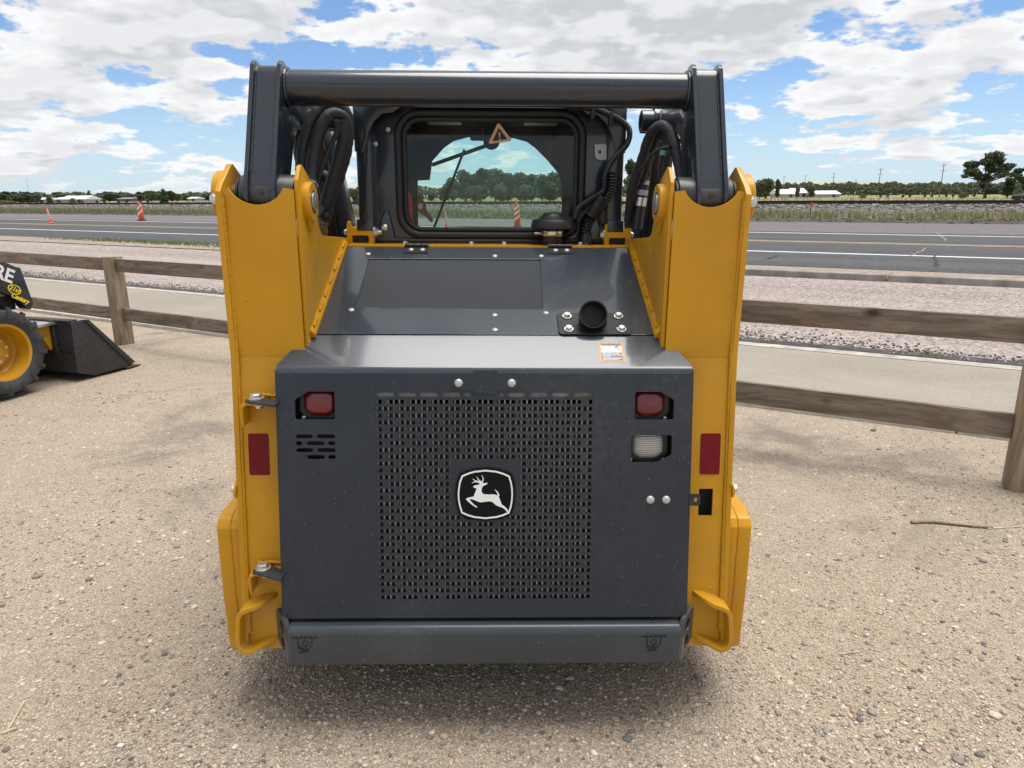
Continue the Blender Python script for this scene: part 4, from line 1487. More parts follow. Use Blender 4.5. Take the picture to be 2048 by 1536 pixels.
# interior
mk('cab_ceiling', g_box(-0.43, 0.445, CY + 0.02, 1.93, 1.880, 1.899), M['dark'], L)
for sgn in (-1, 1):
    a, b = sorted((CX + sgn * 0.436, CX + sgn * 0.452))
    mk('cab_side', g_box(a, b, CY + 0.02, 1.95, 0.80, 1.90), M['matte_black'], L)
    # draped side screen seen inside, slightly rumpled
    vs, fs = [], []
    r7 = random.Random(7 + sgn)
    nx, nz = 18, 14
    for i in range(nx + 1):
        for j in range(nz + 1):
            y = CY + 0.05 + 1.0 * i / nx
            z = 1.30 + 0.50 * j / nz
            vs.append((CX + sgn * (0.425 - r7.uniform(0.0, 0.012) - 0.006 * math.sin(y * 23 + z * 17)), y, z))
    for i in range(nx):
        for j in range(nz):
            a = i * (nz + 1) + j
            fs.append((a, a + 1, a + nz + 2, a + nz + 1))
    mk('side_screen', (vs, fs), M['net'], L, angle=80)
    # opaque white panels stand in for daylight through the roof glazing
    mk('roof_daylight_panel', g_box(CX + sgn * 0.22 - 0.075, CX + sgn * 0.22 + 0.075, 1.30, 1.72, 1.872, 1.8795), M['logo_white'], L)
front_hole = [(-0.377, 1.360), (0.359, 1.360), (0.353, 1.613), (0.334, 1.666), (0.278, 1.728), (0.215, 1.787), (0.173, 1.815), (0.108, 1.831), (-0.116, 1.834), (-0.188, 1.815), (-0.238, 1.782), (-0.296, 1.720), (-0.311, 1.629), (-0.371, 1.626)]
plate('cab_front_frame', [(-0.46, 1.30), (0.474, 1.30), (0.474, 1.90), (-0.46, 1.90)], [front_hole], 0.02, M['net'], L, (0, 1.9, 0), (1, 0, 0), (0, 0, 1))
mk('cab_front_lower', g_box(-0.46, 0.474, 1.9, 1.95, 0.55, 1.299), M['matte_black'], L)
plate('front_window', [(-0.42, 1.34), (0.43, 1.34), (0.43, 1.86), (-0.42, 1.86)], [], 0.005, M['glass_front'], L, (0, 1.93, 0), (1, 0, 0), (0, 0, 1))
mk('seat_cushion', g_box(-0.24, 0.25, 1.10, 1.55, 0.86, 0.98), M['seat'], L, bevel=0.03, seg=3)
mk('seat_back', g_prism([(1.02, 0.94), (1.12, 0.94), (1.03, 1.36), (0.97, 1.36)], 'x', -0.22, 0.23), M['seat'], L, bevel=0.02, seg=3)
for sgn in (-1, 1):
    mk('arm_rest', g_box(CX + sgn * 0.31 - 0.03, CX + sgn * 0.31 + 0.03, 1.15, 1.5, 1.10, 1.16), M['seat'], L, bevel=0.015)


def bar(p, q, w, t, name, mat, parent=L):
    p, q = Vector(p), Vector(q)
    u, v_, d = basis(q - p)
    vs = []
    for c in (p, q):
        for a, b in ((1, 1), (-1, 1), (-1, -1), (1, -1)):
            vs.append(tuple(c + u * a * w + v_ * b * t))
    return mk(name, (vs, [(0, 1, 2, 3), (7, 6, 5, 4), (0, 4, 5, 1), (1, 5, 6, 2), (2, 6, 7, 3), (3, 7, 4, 0)]), mat, parent, bevel=0.002)


bar(mp(985, 287, 1.87), mp(864, 330, 1.87), 0.009, 0.009, 'wiper_arm', M['black'])
bar(mp(929, 299, 1.885), mp(867, 458, 1.885), 0.006, 0.006, 'wiper_blade', M['black'])
c = mp(983, 283, 1.86)
mk('wiper_motor', g_lathe([(0.040, 0), (0.040, 0.03), (0.03, 0.04)], c, (0, -1, 0), 20), M['black'], L)
a, b = mp(940, 256, 1.84), mp(1022, 282, 1.84)
mk('interior_mirror', g_box(a.x, b.x, 1.83, 1.86, b.z, a.z), M['black'], L, bevel=0.012, seg=3)
a, b = mp(963, 256, 1.82), mp(968, 276, 1.82)
mk('red_tag', g_box(a.x, b.x, 1.818, 1.822, b.z, a.z), M['orange_red'], L)
# orange strap and red lock tag inside the window
sp = [mp(*p, 0.93) for p in ((811, 386), (818, 384), (824, 396), (826, 452), (816, 446), (809, 420))]
plate('orange_strap', [(p.x, p.z) for p in sp], [], 0.004, M['orange_red'], L, (0, 0.93, 0), (1, 0, 0), (0, 0, 1))
sp = [mp(*p, 0.95) for p in ((835, 402), (840, 399), (847, 401), (852, 408), (852, 418), (858, 428), (866, 437), (866, 443), (861, 444), (850, 432), (842, 427), (836, 422), (833, 411))]
plate('red_lock_tag', [(p.x, p.z) for p in sp], [], 0.004, simple('red_tag_plastic', (0.20, 0.028, 0.022), 0.5), L, (0, 0.95, 0), (1, 0, 0), (0, 0, 1))
c = mp(841, 413, 0.945)
plate('tag_face', circle(c.x, c.z, 0.011, 16, 0.8), [], 0.002, M['tag_white'], L, (0, 0.944, 0), (1, 0, 0), (0, 0, 1))
# warning triangle stuck on the rear window
tri = [mp(*p, CY - 0.001) for p in ((995, 247), (999, 247), (1023, 279), (1021, 282), (980, 288), (977, 285))]
tri = [(p.x, p.z) for p in tri]
cxx, czz = sum(p[0] for p in tri) / 6, sum(p[1] for p in tri) / 6 - 0.003
tin = [(cxx + (x - cxx) * 0.62, czz + (z - czz) * 0.62) for x, z in tri]
plate('warning_triangle', tri, [tin], 0.001, M['tan_label'], L, (0, CY - 0.001, 0), (1, 0, 0), (0, 0, 1))
plate('triangle_centre', [(cxx + (x - cxx) * 0.63, czz + (z - czz) * 0.63) for x, z in tri], [], 0.0008, M['icon'], L, (0, CY - 0.0003, 0), (1, 0, 0), (0, 0, 1))
plate('triangle_mark', [(cxx - 0.004, czz + 0.014), (cxx - 0.0015, czz - 0.004), (cxx + 0.002, czz - 0.004), (cxx + 0.002, czz + 0.014)], [], 0.0008, M['tan_label'], L, (0, CY - 0.0012, 0), (1, 0, 0), (0, 0, 1))
plate('triangle_mark', circle(cxx + 0.001, czz - 0.0095, 0.0028, 10), [], 0.0008, M['tan_label'], L, (0, CY - 0.0012, 0), (1, 0, 0), (0, 0, 1))
# light grey bracket plate on the right of the window
tp = [mp(*p, CY - 0.006) for p in ((1189, 289), (1213, 288), (1213, 320), (1196, 320), (1190, 315))]
c = mp(1199, 304, CY - 0.006)
plate('bracket_plate', soften([(p.x, p.z) for p in tp][::-1], 0.004), [circle(c.x, c.z, 0.0065, 12)], 0.003, M['tag_white'], L, (0, CY - 0.008, 0), (1, 0, 0), (0, 0, 1))
for px_, py_, s_ in ((776, 259, 0.8), (751, 288, 0.8)):
    place(dome_me, 'cab_bolt', mp(px_, py_, CY - 0.010), (0, -1, 0.1), scale=s_)
c = mp(770, 455, CY - 0.05)
mk('ball_stud', g_lathe([(0.004, -0.012), (0.010, -0.007), (0.0135, 0), (0.010, 0.008), (0.003, 0.012)], c, (-0.5, -0.6, 0.2), 16), M['zinc'], L, angle=70)

# cab mounts: yellow clevises with through bolts
for sgn, c0 in ((-1, (723, 465)), (1, (1233, 470))):
    yy = 0.835
    c = mp(*c0, yy)
    w = 0.048
    ears = [(-w, -0.046), (-w + 0.006, -0.050), (w - 0.006, -0.050), (w, -0.046), (w, 0.020), (w - 0.004, 0.040), (w - 0.014, 0.040), (w - 0.018, 0.020), (-w + 0.018, 0.020), (-w + 0.014, 0.040), (-w + 0.004, 0.040), (-w, 0.020)]
    hole = rrect(-w + 0.018, w - 0.018, -0.036, -0.010, 0.006)
    plate('cab_mount', [(c.x + x, c.z + z) for x, z in ears], [[(c.x + x, c.z + z) for x, z in hole]], 0.055, Y_, L, (0, yy - 0.028, 0), (1, 0, 0), (0, 0, 1), 0.003)
    mk('mount_bush', g_box(c.x - 0.03, c.x + 0.03, yy - 0.01, yy + 0.02, c.z - 0.036, c.z - 0.010), M['rubber'], L)
    mk('mount_bolt', g_cyl((c.x - w - 0.014, yy, c.z), (c.x + w + 0.026, yy, c.z) if sgn < 0 else (c.x + w + 0.014, yy, c.z), 0.0085, 14), M['zinc'], L)
    for e in (-1, 1):
        place(hex_me, 'mount_nut', (c.x + e * w, yy - 0.01, c.z + 0.001), (e, 0, 0), scale=1.15 if e == -sgn else 0.8)
    mk('mount_washer', g_cyl((c.x - sgn * w, yy, c.z), (c.x - sgn * (w + 0.004), yy, c.z), 0.024, 22), M['zinc'], L)
    mk('weld_bead', g_tube([(c.x - 0.055, yy - 0.03, c.z - 0.054), (c.x, yy - 0.034, c.z - 0.055), (c.x + 0.055, yy - 0.03, c.z - 0.054)], 0.007, 8, 10, wrinkle=0.002), Y_, L, angle=80)

# air intake pre-cleaner
c = mp(1105, 470, 0.80)
zb = mp(1105, 455, 0.80).z
mk('intake_cap', g_lathe([(0.060, zb + 0.004), (0.076, zb - 0.003), (0.0795, zb), (0.0735, zb + 0.025), (0.070, zb + 0.028), (0.052, zb + 0.031), (0.036, zb + 0.046), (0.030, zb + 0.051), (0.010, zb + 0.053)], (c.x, 0.80, 0), (0, 0, 1), 40), M['black'], L, angle=40)
mk('intake_stem', g_lathe([(0.039, 1.355), (0.039, zb + 0.006)], (c.x, 0.80, 0), (0, 0, 1), 32), M['black'], L)
zc_ = mp(1105, 467, 0.76).z
mk('hose_clamp', g_lathe([(0.0405, zc_ - 0.010), (0.0415, zc_ - 0.008), (0.0415, zc_ + 0.008), (0.0405, zc_ + 0.010)], (c.x, 0.80, 0), (0, 0, 1), 32), M['steel'], L)
mk('clamp_screw', g_cyl((c.x - 0.066, 0.775, zc_), (c.x - 0.038, 0.772, zc_), 0.006, 10), M['steel'], L)

# wiring conduits to the right of the window
RB = M['rubber']


def hosepath(pts, y0, y1):
    n = len(pts)
    return [mp(p[0], p[1], y0 + (y1 - y0) * i / (n - 1)) for i, p in enumerate(pts)]


mk('conduit', g_tube(hosepath([(1115, 208), (1147, 213), (1190, 218), (1218, 229), (1246, 244), (1259, 262), (1253, 290), (1224, 322), (1210, 352), (1206, 381), (1183, 398), (1158, 416), (1149, 437)], 0.775, 0.79), 0.0112, 12, 6, rib=0.0024, pitch=0.0075), M['black'], L, angle=25)
mk('conduit', g_tube(hosepath([(1224, 345), (1222, 378), (1208, 404), (1184, 432), (1172, 462), (1170, 494)], 0.79, 0.82), 0.0185, 14, 8, rib=0.0040, pitch=0.010), M['black'], L, angle=25)
mk('conduit', g_tube(hosepath([(1214, 340), (1210, 372), (1192, 400), (1160, 438), (1156, 462)], 0.82, 0.83), 0.008, 10, 8), M['black'], L, angle=70)
mk('tape_wrap', g_tube(hosepath([(1205, 392), (1194, 412), (1182, 432)], 0.80, 0.81), 0.026, 12, 6, wrinkle=0.002), M['rubber'], L, angle=70)
c = mp(1171, 488, 0.815)
mk('conduit_boot', g_lathe([(0.036, 1.372), (0.034, 1.382), (0.024, 1.390), (0.024, 1.410), (0.018, 1.425)], (c.x, 0.815, 0), (0, 0, 1), 24), M['black'], L)
for px_, py_ in ((1186, 220), (1222, 234)):
    c = mp(px_, py_, 0.775)
    mk('cable_clip', g_box(c.x - 0.007, c.x + 0.007, 0.765, 0.80, c.z - 0.030, c.z + 0.014), M['black'], L, bevel=0.003)

# hydraulic hoses, right
SL = M['sleeve']
mk('hydraulic_hose', g_tube(hosepath([(1366, 372), (1361, 346), (1356, 317), (1349, 288), (1341, 265), (1324, 252), (1307, 261), (1296, 282), (1286, 313), (1277, 342), (1266, 375), (1260, 414), (1257, 452)], 0.40, 0.74), 0.0165, 14, 7, wrinkle=0.0014, seed=11), SL, L, angle=80)
mk('hydraulic_hose', g_tube(hosepath([(1345, 300), (1336, 276), (1322, 268), (1311, 280), (1302, 305), (1290, 340), (1276, 385), (1266, 430)], 0.52, 0.74), 0.016, 12, 7, wrinkle=0.0015, seed=12), SL, L, angle=80)
mk('hydraulic_hose', g_tube(hosepath([(1340, 295), (1322, 298), (1306, 308), (1292, 326), (1279, 342)], 0.47, 0.55), 0.0065, 10, 7), RB, L, angle=80)
mk('hydraulic_hose', g_tube(hosepath([(1327, 304), (1320, 326), (1319, 350), (1324, 380), (1331, 410)], 0.46, 0.46), 0.0085, 10, 7), RB, L, angle=80)
a, b = mp(1327, 301, 0.459), mp(1325, 311, 0.459)
mk('hose_marker_band', g_cyl(a, b, 0.0098, 14), M['teal'], L)
mk('hydraulic_hose', g_tube(hosepath([(1338, 400), (1326, 384), (1330, 340), (1334, 310)], 0.60, 0.56), 0.018, 10, 7), SL, L, angle=80)
a, b = mp(1289, 352, 0.70), mp(1274, 458, 0.70)
mk('valve_cylinder', g_cyl(a, b, 0.018, 20), M['black'], L)
for t0_, t1_, mt in ((0.08, 0.16, 'tag_white'), (0.26, 0.36, 'tag_white'), (0.40, 0.56, 'zinc')):
    mk('cylinder_band', g_cyl(a.lerp(b, t0_), a.lerp(b, t1_), 0.0195, 20), M[mt], L)
# hydraulic hoses, left
mk('hydraulic_hose', g_tube(hosepath([(604, 372), (603, 340), (606, 299), (618, 254), (640, 220), (668, 209), (690, 224), (696, 258), (690, 305), (673, 360), (656, 396), (647, 436)], 0.42, 0.60), 0.0185, 14, 7, wrinkle=0.0016, seed=21), SL, L, angle=80)
mk('hydraulic_hose', g_tube(hosepath([(622, 372), (622, 343), (628, 300), (642, 255), (660, 230), (680, 230), (693, 252), (692, 300), (678, 352), (660, 400), (650, 440)], 0.40, 0.57), 0.0185, 14, 7, wrinkle=0.0016, seed=22), SL, L, angle=80)
mk('hydraulic_hose', g_tube(hosepath([(672, 240), (674, 262), (660, 296), (645, 332), (635, 364), (631, 396), (632, 420)], 0.40, 0.45), 0.0085, 12, 7, rib=0.0014, pitch=0.005), M['black'], L, angle=25)
mk('hydraulic_hose', g_tube(hosepath([(600, 330), (596, 300), (602, 268), (622, 232), (650, 212), (676, 214)], 0.52, 0.58), 0.014, 12, 7, wrinkle=0.001, seed=23), SL, L, angle=80)
mk('hydraulic_hose', g_tube(hosepath([(683, 240), (686, 275), (676, 320), (660, 370), (648, 410)], 0.47, 0.50), 0.017, 12, 7, wrinkle=0.0012, seed=24), SL, L, angle=80)
mk('hydraulic_hose', g_tube(hosepath([(622, 360), (640, 352), (652, 358), (644, 392), (638, 440)], 0.60, 0.62), 0.02, 12, 7, wrinkle=0.001, seed=25), SL, L, angle=80)
for q0, q1, rr in (((668, 240), (676, 236), 0.021), ((680, 276), (700, 272), 0.021), ((640, 428), (655, 432), 0.021)):
    pass
for px_, py_, yy in ((694, 272, 0.52), (649, 430, 0.56)):
    c = mp(px_, py_, yy)
    mk('hose_clamp', g_lathe([(0.0215, -0.008), (0.0225, -0.006), (0.0225, 0.006), (0.0215, 0.008)], c, (0.1, 0.1, 1), 20), M['black'], L)
a, b = mp(648, 436, 0.57), mp(643, 480, 0.57)
mk('hose_fitting', g_lathe([(0.019, 0), (0.019, 0.02), (0.015, 0.022), (0.015, 0.035), (0.018, 0.037), (0.018, 0.055), (0.012, 0.057), (0.012, 0.08)], a, b - a, 6), M['rust'], L)
mk('cotter_wire', g_tube(hosepath([(612, 362), (622, 361), (632, 366), (636, 374)], 0.30, 0.34), 0.0022, 8, 6), M['zinc'], L)
mk('cotter_wire', g_tube(hosepath([(1338, 370), (1326, 371), (1318, 378), (1317, 384)], 0.30, 0.34), 0.0022, 8, 6), M['zinc'], L)


# ---------------------------------------------------------------- wheels
def g_tyre(Rr, rim, w, nl=17):
    prof = [(rim, -0.40 * w), (rim + 0.018, -0.47 * w), (rim + 0.06, -0.52 * w), (Rr - 0.075, -0.53 * w), (Rr - 0.045, -0.50 * w), (Rr - 0.028, -0.40 * w), (Rr - 0.024, 0.0), (Rr - 0.028, 0.40 * w), (Rr - 0.045, 0.50 * w), (Rr - 0.075, 0.53 * w), (rim + 0.06, 0.52 * w), (rim + 0.018, 0.47 * w), (rim, 0.40 * w)]
    g = [g_lathe(prof, (0, 0, 0), (1, 0, 0), 64, close=False)]
    u, w_, d = basis((1, 0, 0))
    for side in (-1, 1):
        for i in range(nl):
            a0 = 2 * math.pi * (i + (0.5 if side > 0 else 0)) / nl
            vs = []
            for x, da, r0, r1 in ((0.01 * side, 0.00, Rr - 0.03, Rr), (0.30 * w * side, 0.16, Rr - 0.03, Rr - 0.002), (0.50 * w * side, 0.21, Rr - 0.06, Rr - 0.014), (0.545 * w * side, 0.22, Rr - 0.10, Rr - 0.055)):
                hw = 0.055 if x != 0.01 * side else 0.075
                for r_ in (r0, r1):
                    for sg in (-1, 1):
                        a = a0 + da + sg * hw * (0.8 if r_ == r1 else 1.0)
                        p = d * x + (u * math.cos(a) + w_ * math.sin(a)) * r_
                        vs.append(tuple(p))
            fs = []
            for k in range(3):
                b = 4 * k
                fs += [(b, b + 1, b + 5, b + 4), (b + 2, b + 6, b + 7, b + 3), (b, b + 4, b + 6, b + 2), (b + 1, b + 3, b + 7, b + 5)]
            fs += [(0, 2, 3, 1), (12, 13, 15, 14)]
            g.append((vs, fs))
    return join(*g)


def g_rim(rim, w):
    return g_lathe([(rim + 0.004, -0.41 * w), (rim + 0.016, -0.44 * w), (rim + 0.012, -0.45 * w), (rim - 0.010, -0.43 * w), (rim - 0.014, -0.30 * w), (rim - 0.026, -0.18 * w), (rim - 0.030, 0.05 * w), (rim - 0.050, 0.13 * w), (rim - 0.080, 0.13 * w), (0.124, 0.10 * w), (0.120, -0.01 * w), (0.114, -0.03 * w), (0.068, -0.035 * w), (0.063, -0.032 * w), (0.060, -0.075 * w), (0.052, -0.09 * w), (0.003, -0.095 * w)], (0, 0, 0), (-1, 0, 0), 56, close=False)


tyre_rub = simple('tyre_rubber', (0.045, 0.046, 0.048), 0.75, var=0.35, scale=14, bump=0.3, bscale=120)
TY = mesh_from('tyre', g_tyre(0.37, 0.218, 0.26), tyre_rub, angle=35)
RIM = mesh_from('wheel_rim', g_rim(0.218, 0.26), Y_, angle=40, recalc=True)


def wheel(parent, x, y, z, sgn):
    m_ = Matrix.Translation((x, y, z)) @ (Matrix.Rotation(math.pi, 4, 'Z') if sgn < 0 else Matrix.Identity(4))
    t = link('tyre', TY, parent, matrix=m_)
    r_ = link('wheel_rim', RIM, t)
    for i in range(8):
        a = 2 * math.pi * (i + 0.3) / 8
        mm = Matrix.Translation((0.004, 0.092 * math.cos(a), 0.092 * math.sin(a))) @ Matrix.Rotation(R(90), 4, 'Y')
        link('wheel_nut', nut_me, t, matrix=mm)
    mm = Matrix.Translation((0.02, 0.10, 0.105))
    return t


nut_me = mesh_from('wheel_nut', join(g_lathe([(0.015, -0.05), (0.015, 0.014), (0.011, 0.017)], (0, 0, 0), (0, 0, 1), 6), g_lathe([(0.006, 0.012), (0.006, 0.026)], (0, 0, 0), (0, 0, 1), 8)), M['zinc'], angle=30)
for sgn in (-1, 1):
    for yy in (0.78, 1.78):
        wheel(L, sgn * 0.645, yy, 0.370 - sgn * 0.0, sgn)
# front coupler and bucket (hidden from here, but the machine is whole)
mk('coupler', g_box(-0.55, 0.55, 2.10, 2.20, 0.16, 0.55), M['matte_black'], L, bevel=0.01)
bk = [(2.21, 0.56), (2.21, 0.10), (2.32, 0.03), (2.95, 0.02), (2.95, 0.035), (2.34, 0.05), (2.235, 0.12), (2.235, 0.56)]
mk('bucket_shell', g_prism(bk, 'x', -0.80, 0.80), M['matte_black'], L)
for sgn in (-1, 1):
    a, b = sorted((sgn * 0.80, sgn * 0.815))
    mk('bucket_side', g_prism([(2.21, 0.56), (2.21, 0.10), (2.32, 0.03), (2.95, 0.02), (2.33, 0.56)], 'x', a, b), M['matte_black'], L)

# ================================================================== second loader at the left edge
R2 = Matrix.Rotation(R(-18), 3, 'Z')
O2 = Vector((-4.717, 5.770, 0.0))
ld2 = thing('compact_loader', 'black and yellow loader cut off by the left edge, bucket down on the gravel', 'loader', O2, R2.to_euler())
bk_mat = simple('bucket_black_paint', (0.030, 0.029, 0.029), 0.6, var=0.6, scale=70, bump=0.5, bscale=140)
for sx in (1, -1):
    for yy in (0.0, -1.0):
        wheel(ld2, sx * 0.59, yy, 0.37, sx)
# boom arms: dark side plates that drop to the front
bprof = [(0.290, 0.730), (0.300, 0.712), (0.265, 0.668), (0.235, 0.690), (0.203, 0.770), (0.06, 0.848), (-0.9, 1.30), (-1.25, 1.55), (-1.25, 1.75), (-1.10, 1.76), (-0.5, 1.36), (0.10, 1.083), (0.134, 1.078), (0.225, 1.030), (0.262, 1.018)]
bprof = [(0.318, 0.722), (0.285, 0.672), (0.245, 0.690), (0.203, 0.775), (0.06, 0.848), (-0.9, 1.25), (-1.25, 1.50), (-1.25, 1.75), (-1.10, 1.76), (-0.5, 1.36), (0.10, 1.083), (0.134, 1.078), (0.225, 1.030), (0.262, 1.018)]
for sx in (1, -1):
    a, b = sorted((sx * 0.615, sx * 0.70))
    mk('boom_arm', g_prism(bprof, 'x', a, b), paint('boom_dark_enamel', (0.012, 0.013, 0.016), 0.35, 0.4, (0.2, 0.19, 0.18), 0.10) if sx > 0 else M['arm'], ld2, bevel=0.006)
    a, b = sorted((sx * 0.45, sx * 0.60))
    mk('boom_crosspiece', g_box(a, b, 0.10, 0.24, 0.68, 0.80), M['matte_black'], ld2, bevel=0.01)
# the lettering on the boom, running down towards the front
du = Vector((0, 0.225 + 0.5, 1.030 - 1.36)).normalized()
nx2 = Vector((1, 0, 0))
dvv = nx2.cross(du)


def b2(px, py, x=0.7012):
    o = R2.transposed() @ (EYE - O2)
    d = R2.transposed() @ ray(px, py)
    return o + d * ((x - o.x) / d.x)


pR, pE = b2(0, 561), b2(25, 564)
du = (b2(24, 567) - b2(0, 558)).normalized()
dvv = nx2.cross(du).normalized()
lt = text_mesh('boom_lettering', 'DEERE', 0.1500, M['logo_white'], (0, 0, 0), du, dvv, 0.0006, 0.0040, 0.0, 'RIGHT', 0.98)
link('boom_lettering', lt, ld2, loc=b2(24.0, 566.5))
yp = M['yellow_print']
c = b2(29, 579)
du2 = (b2(48, 592) - b2(22, 581)).normalized()
dv2 = nx2.cross(du2).normalized()


def on2(u, v_, lift=0.0):
    return c + du2 * u + dv2 * v_ + nx2 * lift


el_o = [(0.058 * math.cos(a), 0.038 * math.sin(a)) for a in [2 * math.pi * i / 28 for i in range(28)]]
el_i = [(x * 0.86, y * 0.82) for x, y in el_o]
plate('dealer_oval', el_o, [el_i], 0.0012, yp, ld2, c + nx2 * 0.0008, du2, dv2)
link('dealer_lettering', text_mesh('dealer_lettering', '21st', 0.052, yp, on2(-0.044, -0.014, 0.0006), du2, dv2, 0.0006, 0.0012, 0.15), ld2)
link('dealer_lettering', text_mesh('dealer_lettering', 'Century', 0.050, yp, on2(-0.010, -0.066, 0.0006), du2, dv2, 0.0006, 0.0022, 0.15, 'LEFT', 0.92), ld2)
# body, cab and rear of the machine (outside the frame)
mk('chassis', g_box(-0.45, 0.45, -1.45, 0.30, 0.24, 0.95), Y_, ld2, bevel=0.02)
mk('engine_hood', g_prism([(-1.55, 0.35), (-1.60, 1.15), (-1.1, 1.35), (-0.6, 1.35), (-0.6, 0.9), (-1.4, 0.9)], 'x', -0.43, 0.43), M['arm'], ld2, bevel=0.02)
for sx in (-1, 1):
    for yy in (-0.75, 0.15):
        mk('cab_post', g_box(sx * 0.42 - 0.03, sx * 0.42 + 0.03, yy, yy + 0.06, 0.94, 1.95), M['arm'], ld2, bevel=0.005)
    mk('cab_window', g_box(sx * 0.42 - 0.004, sx * 0.42 + 0.004, -0.69, 0.15, 1.3, 1.9), M['glass_rear'], ld2)
mk('cab_roof', g_box(-0.47, 0.47, -0.80, 0.28, 1.95, 2.0), M['arm'], ld2, bevel=0.02)
# quick coupler, yellow frame and bucket
mk('coupler_frame', g_prism([(0.38, 0.497), (0.52, 0.497), (0.53, 0.30), (0.50, 0.28), (0.45, 0.38), (0.39, 0.43)], 'x', -0.52, 0.575), Y_, ld2, bevel=0.006)
mk('coupler_top', g_box(-0.54, 0.62, 0.38, 0.56, 0.50, 0.525), M['zinc'], ld2, bevel=0.004)
cp_ = [(0.520, 0.535), (0.548, 0.545), (0.560, 0.52), (0.545, 0.33), (0.595, 0.10), (0.570, 0.085), (0.515, 0.31)]
for x in (0.56, -0.3):
    mk('coupler_ear', g_prism(cp_, 'x', x, x + 0.05), bk_mat, ld2, bevel=0.006)
BKW = 0.78
bsh = [(0.560, 0.520), (0.545, 0.20), (0.560, 0.075), (0.70, 0.022), (1.150, 0.016), (1.150, 0.032), (0.71, 0.040), (0.585, 0.095), (0.572, 0.20), (0.588, 0.520)]
mk('bucket_shell', g_prism(bsh, 'x', -BKW, BKW - 0.016), bk_mat, ld2, bevel=0.003)
mk('bucket_top_rib', g_box(-BKW, BKW - 0.016, 0.545, 0.640, 0.5205, 0.540), bk_mat, ld2, bevel=0.005)
mk('bucket_weld_line', g_box(-BKW, BKW - 0.016, 0.5425, 0.5455, 0.262, 0.266), M['arm'], ld2)
bsd = [(0.675, 0.528), (0.735, 0.520), (1.165, 0.045), (1.110, 0.018), (0.715, 0.019), (0.555, 0.072), (0.545, 0.10), (0.56, 0.528)]
for sx in (1, -1):
    a, b = sorted((sx * (BKW - 0.015), sx * BKW))
    mk('bucket_side', g_prism(bsd, 'x', a, b), bk_mat, ld2, bevel=0.003)
    a, b = sorted((sx * (BKW + 0.0005), sx * (BKW + 0.010)))
    mk('bucket_side_edge', g_prism([(0.690, 0.5275), (0.735, 0.521), (1.165, 0.046), (1.110, 0.030)], 'x', a, b), bk_mat, ld2, bevel=0.002)
mk('cutting_edge', g_prism([(1.06, 0.004), (1.06, 0.0155), (1.16, 0.0155), (1.235, 0.006), (1.235, 0.002)], 'x', -BKW - 0.01, BKW + 0.01), M['rust'], ld2, bevel=0.001)

# ================================================================== timber fence
FA, FB = Vector((-4.25, 7.661, 0)), Vector((2.735, 3.565, 0))
fd = (FB - FA).normalized()
fence = thing('timber_fence', 'two rail weathered timber fence running behind the large loader', 'fence', FA, (0, 0, math.atan2(fd.y, fd.x)))
bay = (FB - FA).length / 3
rf = random.Random(12)
post_me = {}


def timber(name, x0, x1, y0, y1, z0, z1, mat, tilt=0.0, bevel=0.006):
    cxx, cyy, czz = (x0 + x1) / 2, (y0 + y1) / 2, (z0 + z1) / 2
    me = mesh_from(name, g_box(x0 - cxx, x1 - cxx, y0 - cyy, y1 - cyy, z0 - czz, z1 - czz), mat, bevel)
    o = link(name, me, fence, loc=(cxx, cyy, czz))
    o.rotation_euler = (0, 0, 0)
    return o


for i in range(-3, 7):
    x = i * bay
    p = timber('post', x - 0.072, x + 0.072, -0.072, 0.072, -0.30, 0.955 + rf.uniform(-0.01, 0.015), M['post_wood'])
    if i < 6:
        for z0, z1 in ((0.803, 0.938), (0.276, 0.411)):
            dz = rf.uniform(-0.008, 0.008)
            timber('rail', x + 0.074, x + bay - 0.074, -0.020, 0.020, z0 + dz, z1 + dz, M['rail_wood'], 0, 0.004)

# ================================================================== loose stones on the lot
import numpy as np
rs = np.random.RandomState(8)
ICO = bmesh.new()
bmesh.ops.create_icosphere(ICO, subdivisions=1, radius=1.0)
ICO.verts.ensure_lookup_table()
ico_v = np.array([v.co[:] for v in ICO.verts])
ico_f = np.array([[v.index for v in f.verts] for f in ICO.faces])
ICO.free()
ICO = bmesh.new()
bmesh.ops.create_icosphere(ICO, subdivisions=2, radius=1.0)
ICO.verts.ensure_lookup_table()
ico2_v = np.array([v.co[:] for v in ICO.verts])
ico2_f = np.array([[v.index for v in f.verts] for f in ICO.faces])
ICO.free()


